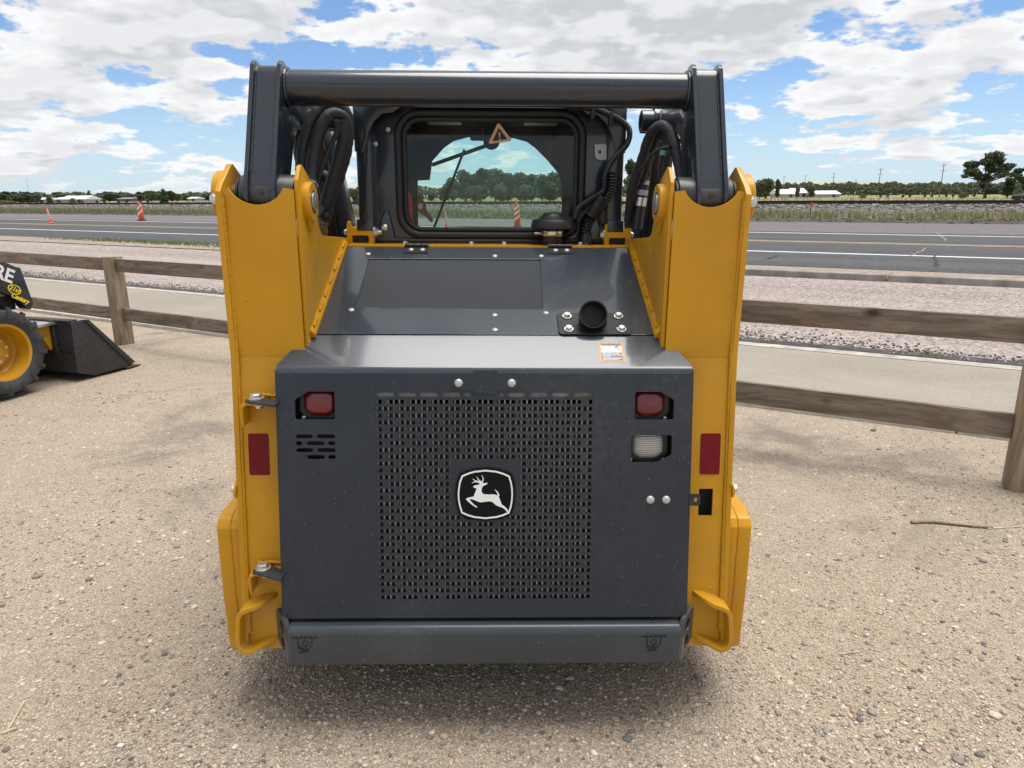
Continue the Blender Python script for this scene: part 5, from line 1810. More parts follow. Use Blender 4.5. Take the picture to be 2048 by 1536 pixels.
def rocks(name, pts, radii, mats, base_v, base_f, flat=0.62, smooth=True, weights=None, sink=0.35):
    n = len(pts)
    nv = len(base_v)
    V_ = np.zeros((n, nv, 3))
    variants = [base_v * (1 + rs.uniform(-0.22, 0.22, (nv, 1))) for _ in range(12)]
    for i in range(n):
        b = variants[rs.randint(12)]
        sc = np.array([rs.uniform(0.75, 1.35), rs.uniform(0.75, 1.2), flat * rs.uniform(0.7, 1.25)])
        a = rs.uniform(0, 6.283)
        c_, s_ = math.cos(a), math.sin(a)
        q = b * sc
        V_[i, :, 0] = (q[:, 0] * c_ - q[:, 1] * s_) * radii[i] + pts[i][0]
        V_[i, :, 1] = (q[:, 0] * s_ + q[:, 1] * c_) * radii[i] + pts[i][1]
        V_[i, :, 2] = q[:, 2] * radii[i] + pts[i][2] + radii[i] * flat * (1 - 2 * sink)
    F_ = (base_f[None, :, :] + (np.arange(n) * nv)[:, None, None]).reshape(-1, 3)
    me = bpy.data.meshes.new(name)
    me.vertices.add(n * nv)
    me.vertices.foreach_set('co', V_.reshape(-1))
    nf = len(F_)
    me.loops.add(nf * 3)
    me.loops.foreach_set('vertex_index', F_.reshape(-1).astype(np.int32))
    me.polygons.add(nf)
    me.polygons.foreach_set('loop_start', (np.arange(nf) * 3).astype(np.int32))
    for m_ in mats:
        me.materials.append(m_)
    w = weights if weights is not None else np.ones(len(mats)) / len(mats)
    mi = rs.choice(len(mats), size=n, p=np.array(w) / np.sum(w))
    me.polygons.foreach_set('material_index', np.repeat(mi, len(base_f)).astype(np.int32))
    me.update(calc_edges=True)
    me.validate()
    if smooth:
        me.polygons.foreach_set('use_smooth', [True] * nf)
    return link(name, me)


stone_cols = [((0.46, 0.385, 0.295), 5), ((0.36, 0.295, 0.225), 5), ((0.54, 0.47, 0.385), 3.5), ((0.24, 0.205, 0.175), 2.2), ((0.15, 0.130, 0.115), 1.2), ((0.30, 0.20, 0.15), 1.0), ((0.60, 0.56, 0.50), 0.45), ((0.38, 0.27, 0.20), 1.0), ((0.24, 0.215, 0.19), 0.9)]
stone_mats = [simple('stone_%d' % i, tuple(min(0.72, k * 1.18) for k in c) if 0.25 < c[0] < 0.5 else c, 0.85, var=0.25, scale=60, bump=0.4, bscale=150) for i, (c, w) in enumerate(stone_cols)]
stone_w = [w for c, w in stone_cols]


def lot_points(n, py0, py1, seed, px0=-260, px1=2310):
    r_ = np.random.RandomState(seed)
    out = []
    while len(out) < n:
        p = on_z(r_.uniform(px0, px1), r_.uniform(py0, py1))
        pat = 0.5 + 0.5 * math.sin(2.1 * p.x + 1.3 * math.sin(1.7 * p.y)) * math.sin(1.6 * p.y - 0.9 * p.x + 0.6)
        if p.dot(E2) < 5.30 and p.y < 16 and r_.uniform() < 0.22 + 0.78 * pat:
            out.append((p.x, p.y, lot_height(p.x, p.y) + 0.004))
    return out


pts = lot_points(46000, 640, 1720, 1)
rad = np.clip(rs.lognormal(math.log(0.0033), 0.36, len(pts)), 0.0016, 0.008)
stuff(rocks('pebbles', pts, rad, stone_mats, ico_v, ico_f, weights=stone_w))
# clumps of coarser gravel
pts = []
rc = np.random.RandomState(3)
cl = lot_points(60, 700, 1650, 2)
for c in cl:
    k = rc.randint(6, 26)
    sp_ = rc.uniform(0.05, 0.28)
    for _ in range(k):
        x, y = c[0] + rc.normal(0, sp_), c[1] + rc.normal(0, sp_)
        if x * E2.x + y * E2.y < 5.30:
            pts.append((x, y, lot_height(x, y) + 0.004))
pts += lot_points(380, 680, 1680, 5)
rad = np.clip(rs.lognormal(math.log(0.0066), 0.36, len(pts)), 0.0035, 0.017)
stuff(rocks('coarse_gravel', pts, rad, stone_mats, ico2_v, ico2_f, 0.58, weights=[3, 3, 2, 3, 3, 1.4, 1.2, 1.6, 2.4]))

# single dry stems lying on the gravel
straw = simple('dry_stem', (0.50, 0.42, 0.28), 0.8, var=0.25, scale=20)
twig_mat = simple('dead_twig', (0.20, 0.15, 0.10), 0.85, var=0.4, scale=20)


def stem(name, pix, r_, mat, label, taper=0.4):
    pts_ = []
    for px_, py_ in pix:
        p = on_z(px_, py_)
        pts_.append(Vector((p.x, p.y, lot_height(p.x, p.y) + 0.004 + r_ * 0.9)))
    o = mk(name, g_tube(pts_, lambda t: r_ * (1 - taper * t), 8, 6, wrinkle=r_ * 0.12), mat, None, angle=70)
    tag(o, label, 'stem')
    return o


stem('dry_stem', [(48, 1398), (36, 1418), (24, 1440), (12, 1458)], 0.0045, straw, 'pale dry straw stem standing out near the lower left corner of the gravel')
stem('dry_stem', [(6, 1462), (20, 1456), (33, 1453)], 0.005, straw, 'short stub of pale straw at the foot of the long straw stem', 0.1)
stem('twig', [(1822, 1046), (1860, 1045), (1905, 1049), (1945, 1053), (1985, 1055)], 0.008, twig_mat, 'long brown twig lying on the gravel near the right hand fence post')
stem('dry_stem', [(1682, 1318), (1700, 1315), (1718, 1313)], 0.003, straw, 'thin white straw on the gravel right of the loader')
stem('dry_stem', [(1975, 1056), (2010, 1054), (2042, 1052)], 0.004, straw, 'grey white grass stalk continuing past the end of the brown twig')

# ================================================================== weeds, verge grass, ballast stones


def leaf_mat(name, col, var=0.35, trans=0.25):
    m = bpy.data.materials.new(name)
    m.use_nodes = True
    m.node_tree.nodes.clear()
    T = NT(m.node_tree)
    pos = T.n('ShaderNodeNewGeometry')
    rnd = pos.outputs['Random Per Island']
    n = T.noise(pos.outputs['Position'], 0.6, 3)
    f_ = T.math('ADD', T.math('MULTIPLY', rnd, 0.6), T.math('MULTIPLY', n, 0.4))
    c = T.mix(f_, tuple(k * (1 - var) for k in col), tuple(min(1, k * (1 + var)) for k in col))
    b = T.n('ShaderNodeBsdfPrincipled', {'Base Color': c, 'Roughness': 0.7, 'Specular IOR Level': 0.25})
    tr = T.n('ShaderNodeBsdfTranslucent', {'Color': c})
    T.n('ShaderNodeOutputMaterial', {'Surface': T.n('ShaderNodeMixShader', {0: trans, 1: b, 2: tr})})
    return m


M['grass_green'] = leaf_mat('grass_green', (0.170, 0.215, 0.070))
M['grass_dry'] = leaf_mat('grass_dry', (0.36, 0.315, 0.205))
M['weed'] = leaf_mat('weed_green', (0.17, 0.205, 0.075))


def blades(name, roots, h, w, mat, lean=0.4):
    n = len(roots)
    V_ = np.zeros((n, 3, 3))
    for i, p in enumerate(roots):
        a = rs.uniform(0, 6.283)
        hh = h * rs.uniform(0.5, 1.3)
        l_ = rs.uniform(0, lean) * hh
        b = rs.uniform(0, 6.283)
        ww = w * rs.uniform(0.6, 1.4)
        V_[i, 0] = (p[0] - math.cos(a) * ww, p[1] - math.sin(a) * ww, p[2])
        V_[i, 1] = (p[0] + math.cos(a) * ww, p[1] + math.sin(a) * ww, p[2])
        V_[i, 2] = (p[0] + math.cos(b) * l_, p[1] + math.sin(b) * l_, p[2] + hh)
    me = bpy.data.meshes.new(name)
    me.from_pydata(V_.reshape(-1, 3).tolist(), [], [(3 * i, 3 * i + 1, 3 * i + 2) for i in range(n)])
    me.materials.append(mat)
    return stuff(link(name, me))


def zfun(prof, s):
    for (a, za), (b, zb) in zip(prof, prof[1:]):
        if a <= s <= b:
            return za + (zb - za) * (s - a) / (b - a)
    return prof[-1][1]


VERGE = [(30.8, 0.495), (31.4, 0.60), (32.0, 0.62), (33.2, 0.55), (36, 0.58), (38.2, 0.62), (39.2, 0.93), (40.0, 1.02)]
rv = np.random.RandomState(6)


def patchy(s, t, k=1.0):
    return 0.5 + 0.5 * math.sin(t * 0.31 * k + 2.0 * math.sin(t * 0.11 + s * 0.3)) * math.sin(t * 0.083 + 1.3)


ra, rb_ = [], []
while len(ra) < 22000:
    s, t = rv.uniform(32.3, 38.4), rv.uniform(-45, 115)
    if rv.uniform() < 0.35 + 0.65 * patchy(s, t):
        ra.append(se(s, t, zfun(VERGE, s)))
while len(rb_) < 20000:
    s, t = rv.uniform(32.8, 38.9), rv.uniform(-45, 115)
    if rv.uniform() < 1.05 - 0.6 * patchy(s, t):
        rb_.append(se(s, t, zfun(VERGE, s)))
blades('verge_grass', ra, 0.27, 0.026, M['grass_green'])
blades('dry_verge_grass', rb_, 0.28, 0.016, M['grass_dry'])
# weeds on the median, left half, and along the frontage edge
rw = []
for t0_, n_, s0_, s1_ in ((13.5, 110, 12.1, 13.0), (15.5, 260, 12.4, 13.1), (18.0, 480, 12.5, 13.1), (10.5, 120, 12.2, 12.9), (20.6, 420, 12.6, 13.2), (8.6, 50, 12.3, 12.8), (-5.3, 60, 12.4, 12.6), (-7.0, 60, 12.4, 12.6), (23, 120, 12.6, 13.1)):
    for _ in range(n_):
        t = t0_ + rv.normal(0, 0.9 if n_ > 100 else 0.12)
        s = rv.uniform(s0_, s1_)
        rw.append(se(s, t, zfun([(12.12, 0.30), (12.7, 0.345), (13.3, 0.34)], s)))
blades('median_weeds', rw, 0.085, 0.014, M['weed'], 1.2)
rw = []
for t0_, n_, sd in ((-2.9, 260, 0.32), (-3.6, 260, 0.35), (-2.2, 60, 0.15), (-0.2, 30, 0.06)):
    for _ in range(n_):
        t = t0_ + rv.normal(0, sd)
        s = rv.uniform(7.78, 8.02)
        rw.append(se(s, t, 0.02))
blades('kerb_weeds', rw, 0.05, 0.008, M['weed'], 0.9)
# field scrub beyond the track
rw = []
for _ in range(9000):
    s, t = 47 + 170 * rv.uniform() ** 1.6, rv.uniform(-150, 190)
    rw.append(se(s, t, 0.52))
blades('field_grass', rw, 0.55, 0.09, M['grass_dry'], 0.5)

# ballast shoulder stones
pts = []
while len(pts) < 12000:
    s, t = rv.uniform(37.9, 40.1), rv.uniform(-42, 110)
    pts.append(se(s, t, zfun(VERGE + [(46, 1.02)], s)))
rad = rs.uniform(0.035, 0.085, len(pts))
bal_m = [simple('ballast_%d' % i, c, 0.9, var=0.2, scale=8) for i, c in enumerate(((0.26, 0.235, 0.225), (0.17, 0.155, 0.15), (0.36, 0.33, 0.315), (0.10, 0.093, 0.09)))]
stuff(rocks('ballast_stones', pts, rad, bal_m, ico_v, ico_f, 0.8, smooth=False, weights=[4, 3, 2.5, 2], sink=0.3))
# rubble line along the shoulder bank and the crumbled edge of the frontage road
pts = []
while len(pts) < 2600:
    s, t = 31.4 + rv.normal(0, 0.35), rv.uniform(-42, 100)
    pts.append(se(s, t, zfun(VERGE, max(30.9, s))))
stuff(rocks('bank_clods', pts, rs.uniform(0.02, 0.06, len(pts)), [M['dirt_dark'], simple('clod_brown', (0.11, 0.09, 0.075), 0.95)], ico_v, ico_f, 0.7, smooth=False))
pts = []
while len(pts) < 9000:
    t = rv.uniform(-9, 19)
    s = 7.93 + 0.06 * math.sin(t * 1.7) + abs(rv.normal(0, 0.14 + 0.10 * (0.5 + 0.5 * math.sin(t * 0.9)))) - 0.08
    pts.append(se(s, t, 0.012 + 0.07 * max(0, s - 7.8)))
stuff(rocks('loose_chips', pts, rs.uniform(0.005, 0.016, len(pts)), [simple('chip_dark', (0.09, 0.083, 0.08), 0.9), simple('chip_grey', (0.24, 0.215, 0.20), 0.9), simple('chip_pink', (0.48, 0.40, 0.37), 0.9)], ico_v, ico_f, 0.7, smooth=False, weights=[5, 4, 3]))

# cracks in the highway, filled strips
crack_m = simple('crack_fill', (0.030, 0.028, 0.027), 0.9)
crack_l = simple('crack_dust', (0.26, 0.245, 0.225), 0.9)


def crack(pix, w, mat):
    pts_ = []
    for px_, py_ in pix:
        p = on_z(px_, py_, 0.40)
        for _ in range(4):
            p = on_z(px_, py_, road_z(max(13.23, min(30.7, p.dot(E2)))) + 0.007)
        pts_.append(p)
    fine = smooth_path(pts_, 6)
    r8 = random.Random(len(pix))
    vs, fs = [], []
    for p in fine:
        o_ = E1 * r8.uniform(-0.05, 0.05)
        vs += [tuple(p + o_ - E1 * w * r8.uniform(0.4, 1)), tuple(p + o_ + E1 * w * r8.uniform(0.4, 1))]
    for i in range(len(fine) - 1):
        fs.append((2 * i, 2 * i + 1, 2 * i + 3, 2 * i + 2))
    return struct(mk('road_crack', (vs, fs), mat, None, smooth=False))


crack([(1868, 533), (1876, 526), (1872, 516), (1862, 508)], 0.025, crack_m)
crack([(1890, 482), (1882, 472), (1872, 464)], 0.03, crack_l)
crack([(1818, 512), (1836, 504), (1856, 496)], 0.022, crack_l)
crack([(1528, 518), (1545, 514), (1558, 510)], 0.03, crack_m)

# ================================================================== railway
rt = bpy.data.objects.new('railway_track', None)
C.objects.link(rt)
struct(rt)
M['rail_steel'] = simple('rail_steel', (0.045, 0.036, 0.030), 0.6, 0.3, var=0.3, scale=2)


def along(prof, t0, t1):
    n = len(prof)
    vs = [se(s, t0, z) for s, z in prof] + [se(s, t1, z) for s, z in prof]
    return vs, [tuple(range(n)), tuple(range(2 * n - 1, n - 1, -1))] + [(i, (i + 1) % n, n + (i + 1) % n, n + i) for i in range(n)]


for s0_ in (40.9, 42.34):
    pr_ = [(s0_ - 0.07, 1.06), (s0_ - 0.07, 1.085), (s0_ - 0.012, 1.10), (s0_ - 0.012, 1.19), (s0_ - 0.036, 1.20), (s0_ - 0.036, 1.232), (s0_ + 0.036, 1.232), (s0_ + 0.036, 1.20), (s0_ + 0.012, 1.19), (s0_ + 0.012, 1.10), (s0_ + 0.07, 1.085), (s0_ + 0.07, 1.06)]
    mk('rail', along(pr_, -220, 360), M['rail_steel'], rt)
sl = []
for i in range(-90, 150):
    t = i * 0.6
    vs = [se(s, t + dt, z) for z in (0.95, 1.075) for s in (40.3, 42.95) for dt in (-0.115, 0.115)]
    sl.append((vs, [(0, 1, 3, 2), (4, 6, 7, 5), (0, 4, 5, 1), (2, 3, 7, 6), (0, 2, 6, 4), (1, 5, 7, 3)]))
stuff(mk('sleepers', join(*sl), M['pole_wood'], rt, smooth=False))

# ================================================================== roadside channelizers and stakes


def sleeve_marker(name, px_, py_, z, top, w, label, tilt=0.0, stripes=4, tube=False):
    p = on_z(px_, py_, z)
    d = ray(*top)
    tz = (EYE + d * (p.y / d.y)).z
    h = tz - z
    root = thing(name, label, 'channelizer', p, (0, tilt, 0), None)
    base = g_lathe([(w * 1.6, 0), (w * 1.6, 0.03), (w * 1.1, 0.06)], (0, 0, 0), (0, 0, 1), 8)
    mk('base', base, M['orange'] if tube else M['rubber'], root)
    if tube:
        mk('tube', g_lathe([(w * 0.55, 0.04), (w * 0.50, h * 0.93), (w * 0.3, h)], (0, 0, 0), (0, 0, 1), 14), M['orange'], root)
    else:
        mk('panel', g_prism([(-w, 0.05), (w, 0.05), (w * 0.72, h), (-w * 0.72, h)], 'y', -0.05, 0.05), M['orange'], root, bevel=0.02)
        mk('handle', g_prism([(-w * 0.45, h), (w * 0.45, h), (w * 0.35, h + 0.05), (-w * 0.35, h + 0.05)], 'y', -0.03, 0.03), M['orange'], root, bevel=0.008)
    for k in range(stripes):
        z0_ = h * (0.28 + 0.64 * k / stripes)
        dz = h * 0.64 / stripes * 0.5
        if tube:
            vs, fs = [], []
            for i in range(15):
                a = 2 * math.pi * i / 14
                q = w * 0.56
                zz = z0_ + dz * 0.9 * math.cos(a)
                vs += [(q * math.cos(a), q * math.sin(a), zz), (q * math.cos(a), q * math.sin(a), zz + dz)]
            fs = [(2 * i, 2 * i + 2, 2 * i + 3, 2 * i + 1) for i in range(14)]
            mk('white_band', (vs, fs), M['white_paint'], root)
        else:
            wl = w * (1 - 0.28 * z0_ / h) * 0.98
            g = ([(-wl, -0.053, z0_), (wl, -0.053, z0_ + dz * 1.6), (wl, -0.053, z0_ + dz * 2.5), (-wl, -0.053, z0_ + dz * 0.9)], [(0, 1, 2, 3)])
            o = mk('white_band', g, M['white_paint'], root, solid=0.004)
    return root


sleeve_marker('channelizer_post', 103, 447, 0.43, (97, 415), 0.075, 'thin leaning orange and white tube on the road at far left', R(-9), 4, True)
sleeve_marker('channelizer_drum', 284, 441, 0.45, (280, 407), 0.15, 'wide orange channelizer with white slanted bands beside the far road line', R(-3), 2)
sleeve_marker('channelizer_drum', 1035, 455, 0.41, (1032, 407), 0.12, 'orange and white channelizer seen through the loader cab window', R(-2), 3)
sleeve_marker('channelizer_post', 893, 457, 0.41, (888, 420), 0.06, 'thin orange and white tube seen through the left half of the cab window', R(-2), 4, True)


def stake(px_, py_, z, top, label, mat):
    p = on_z(px_, py_, z)
    d = ray(*top)
    h = (EYE + d * (p.y / d.y)).z - z
    root = thing('marker_stake', label, 'stake', p)
    mk('stake', g_box(-0.02, 0.02, -0.01, 0.01, 0, h), M['pole_wood'], root)
    mk('flag', g_prism([(-0.01, h - 0.16), (0.16, h - 0.12), (0.12, h - 0.02), (-0.01, h)], 'y', -0.006, 0.006), mat, root)


stake(345, 425, 0.60, (344, 408), 'small pink marker stake in the verge grass right of the wide channelizer', M['orange'])
stake(1620, 432, 0.60, (1620, 405), 'small orange flag stake in the verge grass on the right', M['orange'])

# ================================================================== trees


def leafy(name, seed, blobs, n_leaf, size, mat):
    """crown: leaf clumps scattered through the volume of several lobes; blobs = (cx, cy, cz, rx, ry, rz)"""
    r_ = np.random.RandomState(seed)
    vol = np.array([b[3] * b[4] * b[5] for b in blobs]) ** 0.8
    vol = vol / vol.sum()
    V_, F_ = [], []
    for i in range(n_leaf):
        b = blobs[r_.choice(len(blobs), p=vol)]
        d = r_.normal(size=3)
        d /= np.linalg.norm(d)
        rr = r_.uniform(0.25, 1.0) ** 0.45 * (1 + 0.18 * math.sin(5 * d[0] + seed) * math.sin(4 * d[2]))
        c = np.array(b[:3]) + d * rr * np.array(b[3:])
        u = r_.normal(size=3)
        u /= np.linalg.norm(u)
        w = np.cross(u, d + r_.normal(size=3) * 0.5)
        w /= np.linalg.norm(w) + 1e-9
        s = size * r_.uniform(0.6, 1.4)
        k = len(V_)
        V_ += [tuple(c - u * s), tuple(c + w * s * 0.7), tuple(c + u * s), tuple(c - w * s * 0.7)]
        F_.append((k, k + 1, k + 2, k + 3))
    me = bpy.data.meshes.new(name)
    me.from_pydata(V_, [], F_)
    me.materials.append(mat)
    return me


def trunk_mesh(name, h, r_, limbs):
    g = [g_tube([(0, 0, -0.2), (0.05 * h * 0.1, 0, h * 0.35), (0, 0.03, h)], lambda t: r_ * (1 - 0.75 * t), 8, 4)]
    for base, tip, rr in limbs:
        b, t = Vector(base), Vector(tip)
        g.append(g_tube([b, b.lerp(t, 0.5) + Vector((0, 0, 0.06 * h * 0.3)), t], lambda q, rr=rr: rr * (1 - 0.8 * q), 6, 4))
    return mesh_from(name, join(*g), M['bark'], angle=80)


leaf_dark = leaf_mat('leaves_dark', (0.062, 0.082, 0.036), 0.65, 0.2)
leaf_mid = leaf_mat('leaves_mid', (0.100, 0.128, 0.052), 0.55, 0.22)
leaf_light = leaf_mat('leaves_light', (0.15, 0.185, 0.055), 0.4, 0.25)
leaf_light2 = leaf_mat('leaves_olive', (0.115, 0.135, 0.060), 0.5, 0.22)
leaf_cedar = leaf_mat('leaves_cedar', (0.060, 0.085, 0.038), 0.4, 0.12)
leaf_haze = leaf_mat('leaves_far', (0.115, 0.142, 0.080), 0.35, 0.2)

protos = {}


def proto(kind, seed, mat, shape, n_leaf=1500, size=0.34):
    r_ = random.Random(seed)
    blobs, limbs = [], []
    if shape == 'round':
        H_ = 8.0
        for _ in range(11):
            a, q = r_.uniform(0, 6.28), r_.uniform(0.2, 2.3)
            z = r_.uniform(2.6, 6.8)
            k = 1.0 - abs(z - 4.4) / 5.5
            rr = r_.uniform(0.9, 1.6)
            blobs.append((q * math.cos(a) * k, q * math.sin(a) * k, z, rr, rr, rr * 0.75))
        blobs.append((0, 0, 4.2, 1.9, 1.9, 2.6))
        blobs.append((r_.uniform(-0.6, 0.6), 0, 1.9, 1.9, 1.9, 1.2))
    elif shape == 'cone':
        H_ = 8.0
        for i in range(9):
            z = 0.6 + i * 0.85
            rr = 1.75 * (1 - z / 9.6) + 0.25
            blobs.append((r_.uniform(-0.3, 0.3), r_.uniform(-0.3, 0.3), z, rr, rr, 0.85))
    elif shape == 'open':
        H_ = 8.0
        for bx, bz_, rr in ((0, 6.9, 1.2), (-0.8, 6.0, 1.1), (0.9, 6.2, 1.0), (-2.1, 5.6, 1.05), (-3.0, 4.5, 0.9), (-2.2, 4.0, 0.8), (1.9, 5.2, 0.95), (2.9, 4.6, 0.9), (2.2, 3.9, 0.8), (0.1, 4.9, 1.3), (-0.3, 3.4, 1.1), (0.4, 2.2, 0.9), (0.0, 1.2, 0.8), (3.6, 3.9, 0.7), (-3.6, 3.7, 0.55)):
            blobs.append((bx + r_.uniform(-0.2, 0.2), r_.uniform(-1.3, 1.3), bz_, rr, rr, rr * 0.62))
            limbs.append(((0, 0, min(bz_ - 0.6, 3.6) * 0.8), (bx, 0, bz_), 0.14))
    elif shape == 'bare':
        H_ = 7.0
        for _ in range(16):
            a = r_.uniform(0, 6.28)
            z = r_.uniform(2.0, 6.8)
            q = r_.uniform(0.5, 2.2)
            limbs.append(((0, 0, z * 0.45), (q * math.cos(a), q * math.sin(a), z), 0.09))
            if r_.random() < 0.5:
                blobs.append((q * math.cos(a), q * math.sin(a), z, 0.5, 0.5, 0.4))
    else:
        H_ = 3.0
        for _ in range(7):
            a, q = r_.uniform(0, 6.28), r_.uniform(0, 1.2)
            blobs.append((q * math.cos(a), q * math.sin(a), r_.uniform(0.6, 1.9), 1.0, 1.0, 0.8))
    if shape != 'open' and shape != 'bare':
        for b in blobs[:6]:
            limbs.append(((0, 0, b[2] * 0.5), b[:3], 0.10))
    tr = trunk_mesh('trunk', H_ * 0.82, 0.24, limbs)
    cr = leafy('crown', seed, blobs, n_leaf, size, mat)
    protos[kind] = (tr, cr, H_)


proto('round_dark', 1, leaf_dark, 'round', 2600, 0.26)
proto('round_mid', 2, leaf_mid, 'round', 2600, 0.26)
proto('round_mid2', 5, leaf_light2, 'round', 2400, 0.27)
proto('cedar', 3, leaf_cedar, 'cone', 1500, 0.30)
proto('open', 4, leaf_dark, 'open', 5200, 0.16)
proto('bare', 9, leaf_mid, 'bare', 260, 0.25)
proto('shrub', 6, leaf_light, 'shrub', 800, 0.22)
proto('far', 7, leaf_haze, 'round', 900, 0.42)


def tree(kind, px_, top, dist, label, wide=1.0, z=0.5, name='tree', group=None, base=None):
    """tree whose crown top meets the given pixel at a given distance; wide scales the spread"""
    P = at_dist(px_, top, dist)
    h = P.z - z
    tr, cr, H_ = protos[kind]
    k = h / H_
    root = thing(name, label, 'tree' if kind != 'shrub' else 'shrub', (P.x, P.y, z), (0, 0, rf.uniform(0, 6.28) if kind not in ('open',) else 0.0), group)
    root.scale = (k * wide, k * wide, k)
    link('trunk', tr, root)
    link('crown', cr, root)
    return root


# left horizon, from the frame edge to the loader
LT_ = [('round_dark', 4, 380, 230, 1.3), ('round_dark', 22, 381, 240, 1.2), ('round_mid', 38, 384, 235, 1.0), ('round_dark', 56, 381, 220, 1.1), ('round_mid2', 70, 384, 225, 1.2),
       ('round_dark', 112, 382, 300, 0.9), ('round_mid', 136, 384, 310, 1.3), ('round_mid2', 152, 382, 320, 1.3), ('cedar', 177, 381, 300, 0.8), ('round_mid', 196, 388, 320, 1.4),
       ('round_dark', 216, 381, 300, 1.2), ('round_mid', 236, 382, 310, 1.2), ('round_mid2', 258, 386, 320, 1.4), ('round_dark', 280, 381, 280, 0.9), ('round_mid', 300, 377, 270, 0.9),
       ('round_mid2', 318, 381, 280, 0.9), ('round_dark', 342, 379, 250, 0.8), ('round_mid', 352, 384, 260, 1.0), ('round_mid2', 372, 389, 330, 1.6), ('round_mid', 394, 388, 340, 1.6), ('round_dark', 416, 388, 330, 1.6), ('round_mid', 436, 386, 300, 1.4)]
tree_words = {'round_dark': 'dark green broadleaf tree', 'round_mid': 'mid green broadleaf tree', 'round_mid2': 'broad bushy green tree', 'cedar': 'pointed dark conifer'}
ORD = ['first', 'second', 'third', 'fourth', 'fifth', 'sixth', 'seventh', 'eighth', 'ninth', 'tenth', 'eleventh', 'twelfth', 'thirteenth', 'fourteenth', 'fifteenth', 'sixteenth', 'seventeenth', 'eighteenth', 'nineteenth', 'twentieth', 'twenty first', 'twenty second']
for i_, (k_, px_, top, dist, wd) in enumerate(sorted(LT_, key=lambda q: q[1])):
    tree(k_, px_, top, dist, tree_words[k_] + ', ' + ORD[i_] + ' from the left edge in the horizon row', wd * 1.55, group='trees along the left horizon')
tree('cedar', 326, 378, 130, 'bushy dark green conifer standing alone beyond the track on the left', 1.25, name='conifer')
tree('round_mid', 96, 389, 150, 'small round green tree in front of the white roofed houses', 0.9)
tree('shrub', 14, 397, 120, 'bright yellow green shrub at the left edge beyond the track', 2.2, name='shrub')
tree('round_mid2', 446, 392, 120, 'low dark tree just left of the loader tower beyond the track', 1.2)
tree('shrub', 144, 393, 170, 'small pale shrub in front of the far houses', 0.9, name='shrub')
# far belt seen as one mass, right of the loader


def tree_belt(name, px0, px1, top0, top1, dist, n, mat, size, z=0.5, seed=3):
    r_ = np.random.RandomState(seed)
    V_, F_ = [], []
    for i in range(n):
        u_ = r_.uniform()
        px_ = px0 + (px1 - px0) * u_
        top = top0 + (top1 - top0) * u_ + 3.2 * math.sin(px_ * 0.11) * math.sin(px_ * 0.037 + 1) + 1.2 * math.sin(px_ * 0.41)
        d = dist * r_.uniform(0.97, 1.05)
        P = at_dist(px_, top, d)
        zz = z + (P.z - z) * (r_.uniform() ** 0.75)
        c = np.array((P.x, P.y, zz))
        u = r_.normal(size=3)
        u /= np.linalg.norm(u)
        w = np.cross(u, r_.normal(size=3))
        w /= np.linalg.norm(w)
        s = size * r_.uniform(0.6, 1.5)
        k = len(V_)
        V_ += [tuple(c - u * s), tuple(c + w * s * 0.8), tuple(c + u * s), tuple(c - w * s * 0.8)]
        F_.append((k, k + 1, k + 2, k + 3))
    me = bpy.data.meshes.new(name)
    me.from_pydata(V_, [], F_)
    me.materials.append(mat)
    return stuff(link(name, me))


tree_belt('far_wood', 1500, 2120, 368, 366, 620, 15000, leaf_haze, 1.0, seed=3)
tree_belt('far_wood', 640, 1300, 376, 372, 620, 7000, leaf_haze, 1.0, seed=4)
tree_belt('far_wood', -200, 520, 388, 387, 420, 9000, leaf_haze, 0.9, seed=5)
# trees framed by the cab window
WT = [('round_mid', 905, 346, 150, 0.9), ('round_dark', 930, 333, 140, 1.0), ('round_dark', 960, 330, 140, 1.05), ('round_mid2', 990, 334, 145, 1.0), ('round_dark', 1016, 340, 140, 1.0),
      ('round_mid', 1040, 334, 145, 0.85), ('round_dark', 1062, 343, 140, 0.9), ('round_mid2', 1085, 345, 135, 0.9), ('round_mid', 1108, 333, 140, 0.8), ('round_mid2', 1130, 345, 135, 1.0),
      ('round_mid', 890, 372, 150, 1.4), ('round_mid', 948, 364, 120, 1.2), ('round_mid2', 1000, 366, 120, 1.3), ('round_mid', 1050, 362, 120, 1.3), ('round_mid2', 1100, 360, 118, 1.3), ('round_mid', 862, 380, 170, 1.5), ('round_mid2', 840, 382, 175, 1.5), ('round_mid2', 1150, 350, 130, 1.0), ('round_dark', 1190, 352, 130, 1.0)]
for i_, (k_, px_, top, dist, wd) in enumerate(sorted(WT, key=lambda q: q[1])):
    tree(k_, px_, top, dist, tree_words[k_] + ', ' + ORD[i_] + ' from the left in the grove behind the cab', wd, group='grove beyond the track behind the loader')
tree('round_dark', 1266, 309, 130, 'leafy dark tree showing between the cab and the right lift arm', 0.55)
tree('bare', 1258, 336, 120, 'half bare grey brown tree between the cab and the right lift arm', 0.7)
tree('round_mid', 708, 372, 110, 'green tree showing in the gap left of the cab', 0.8)
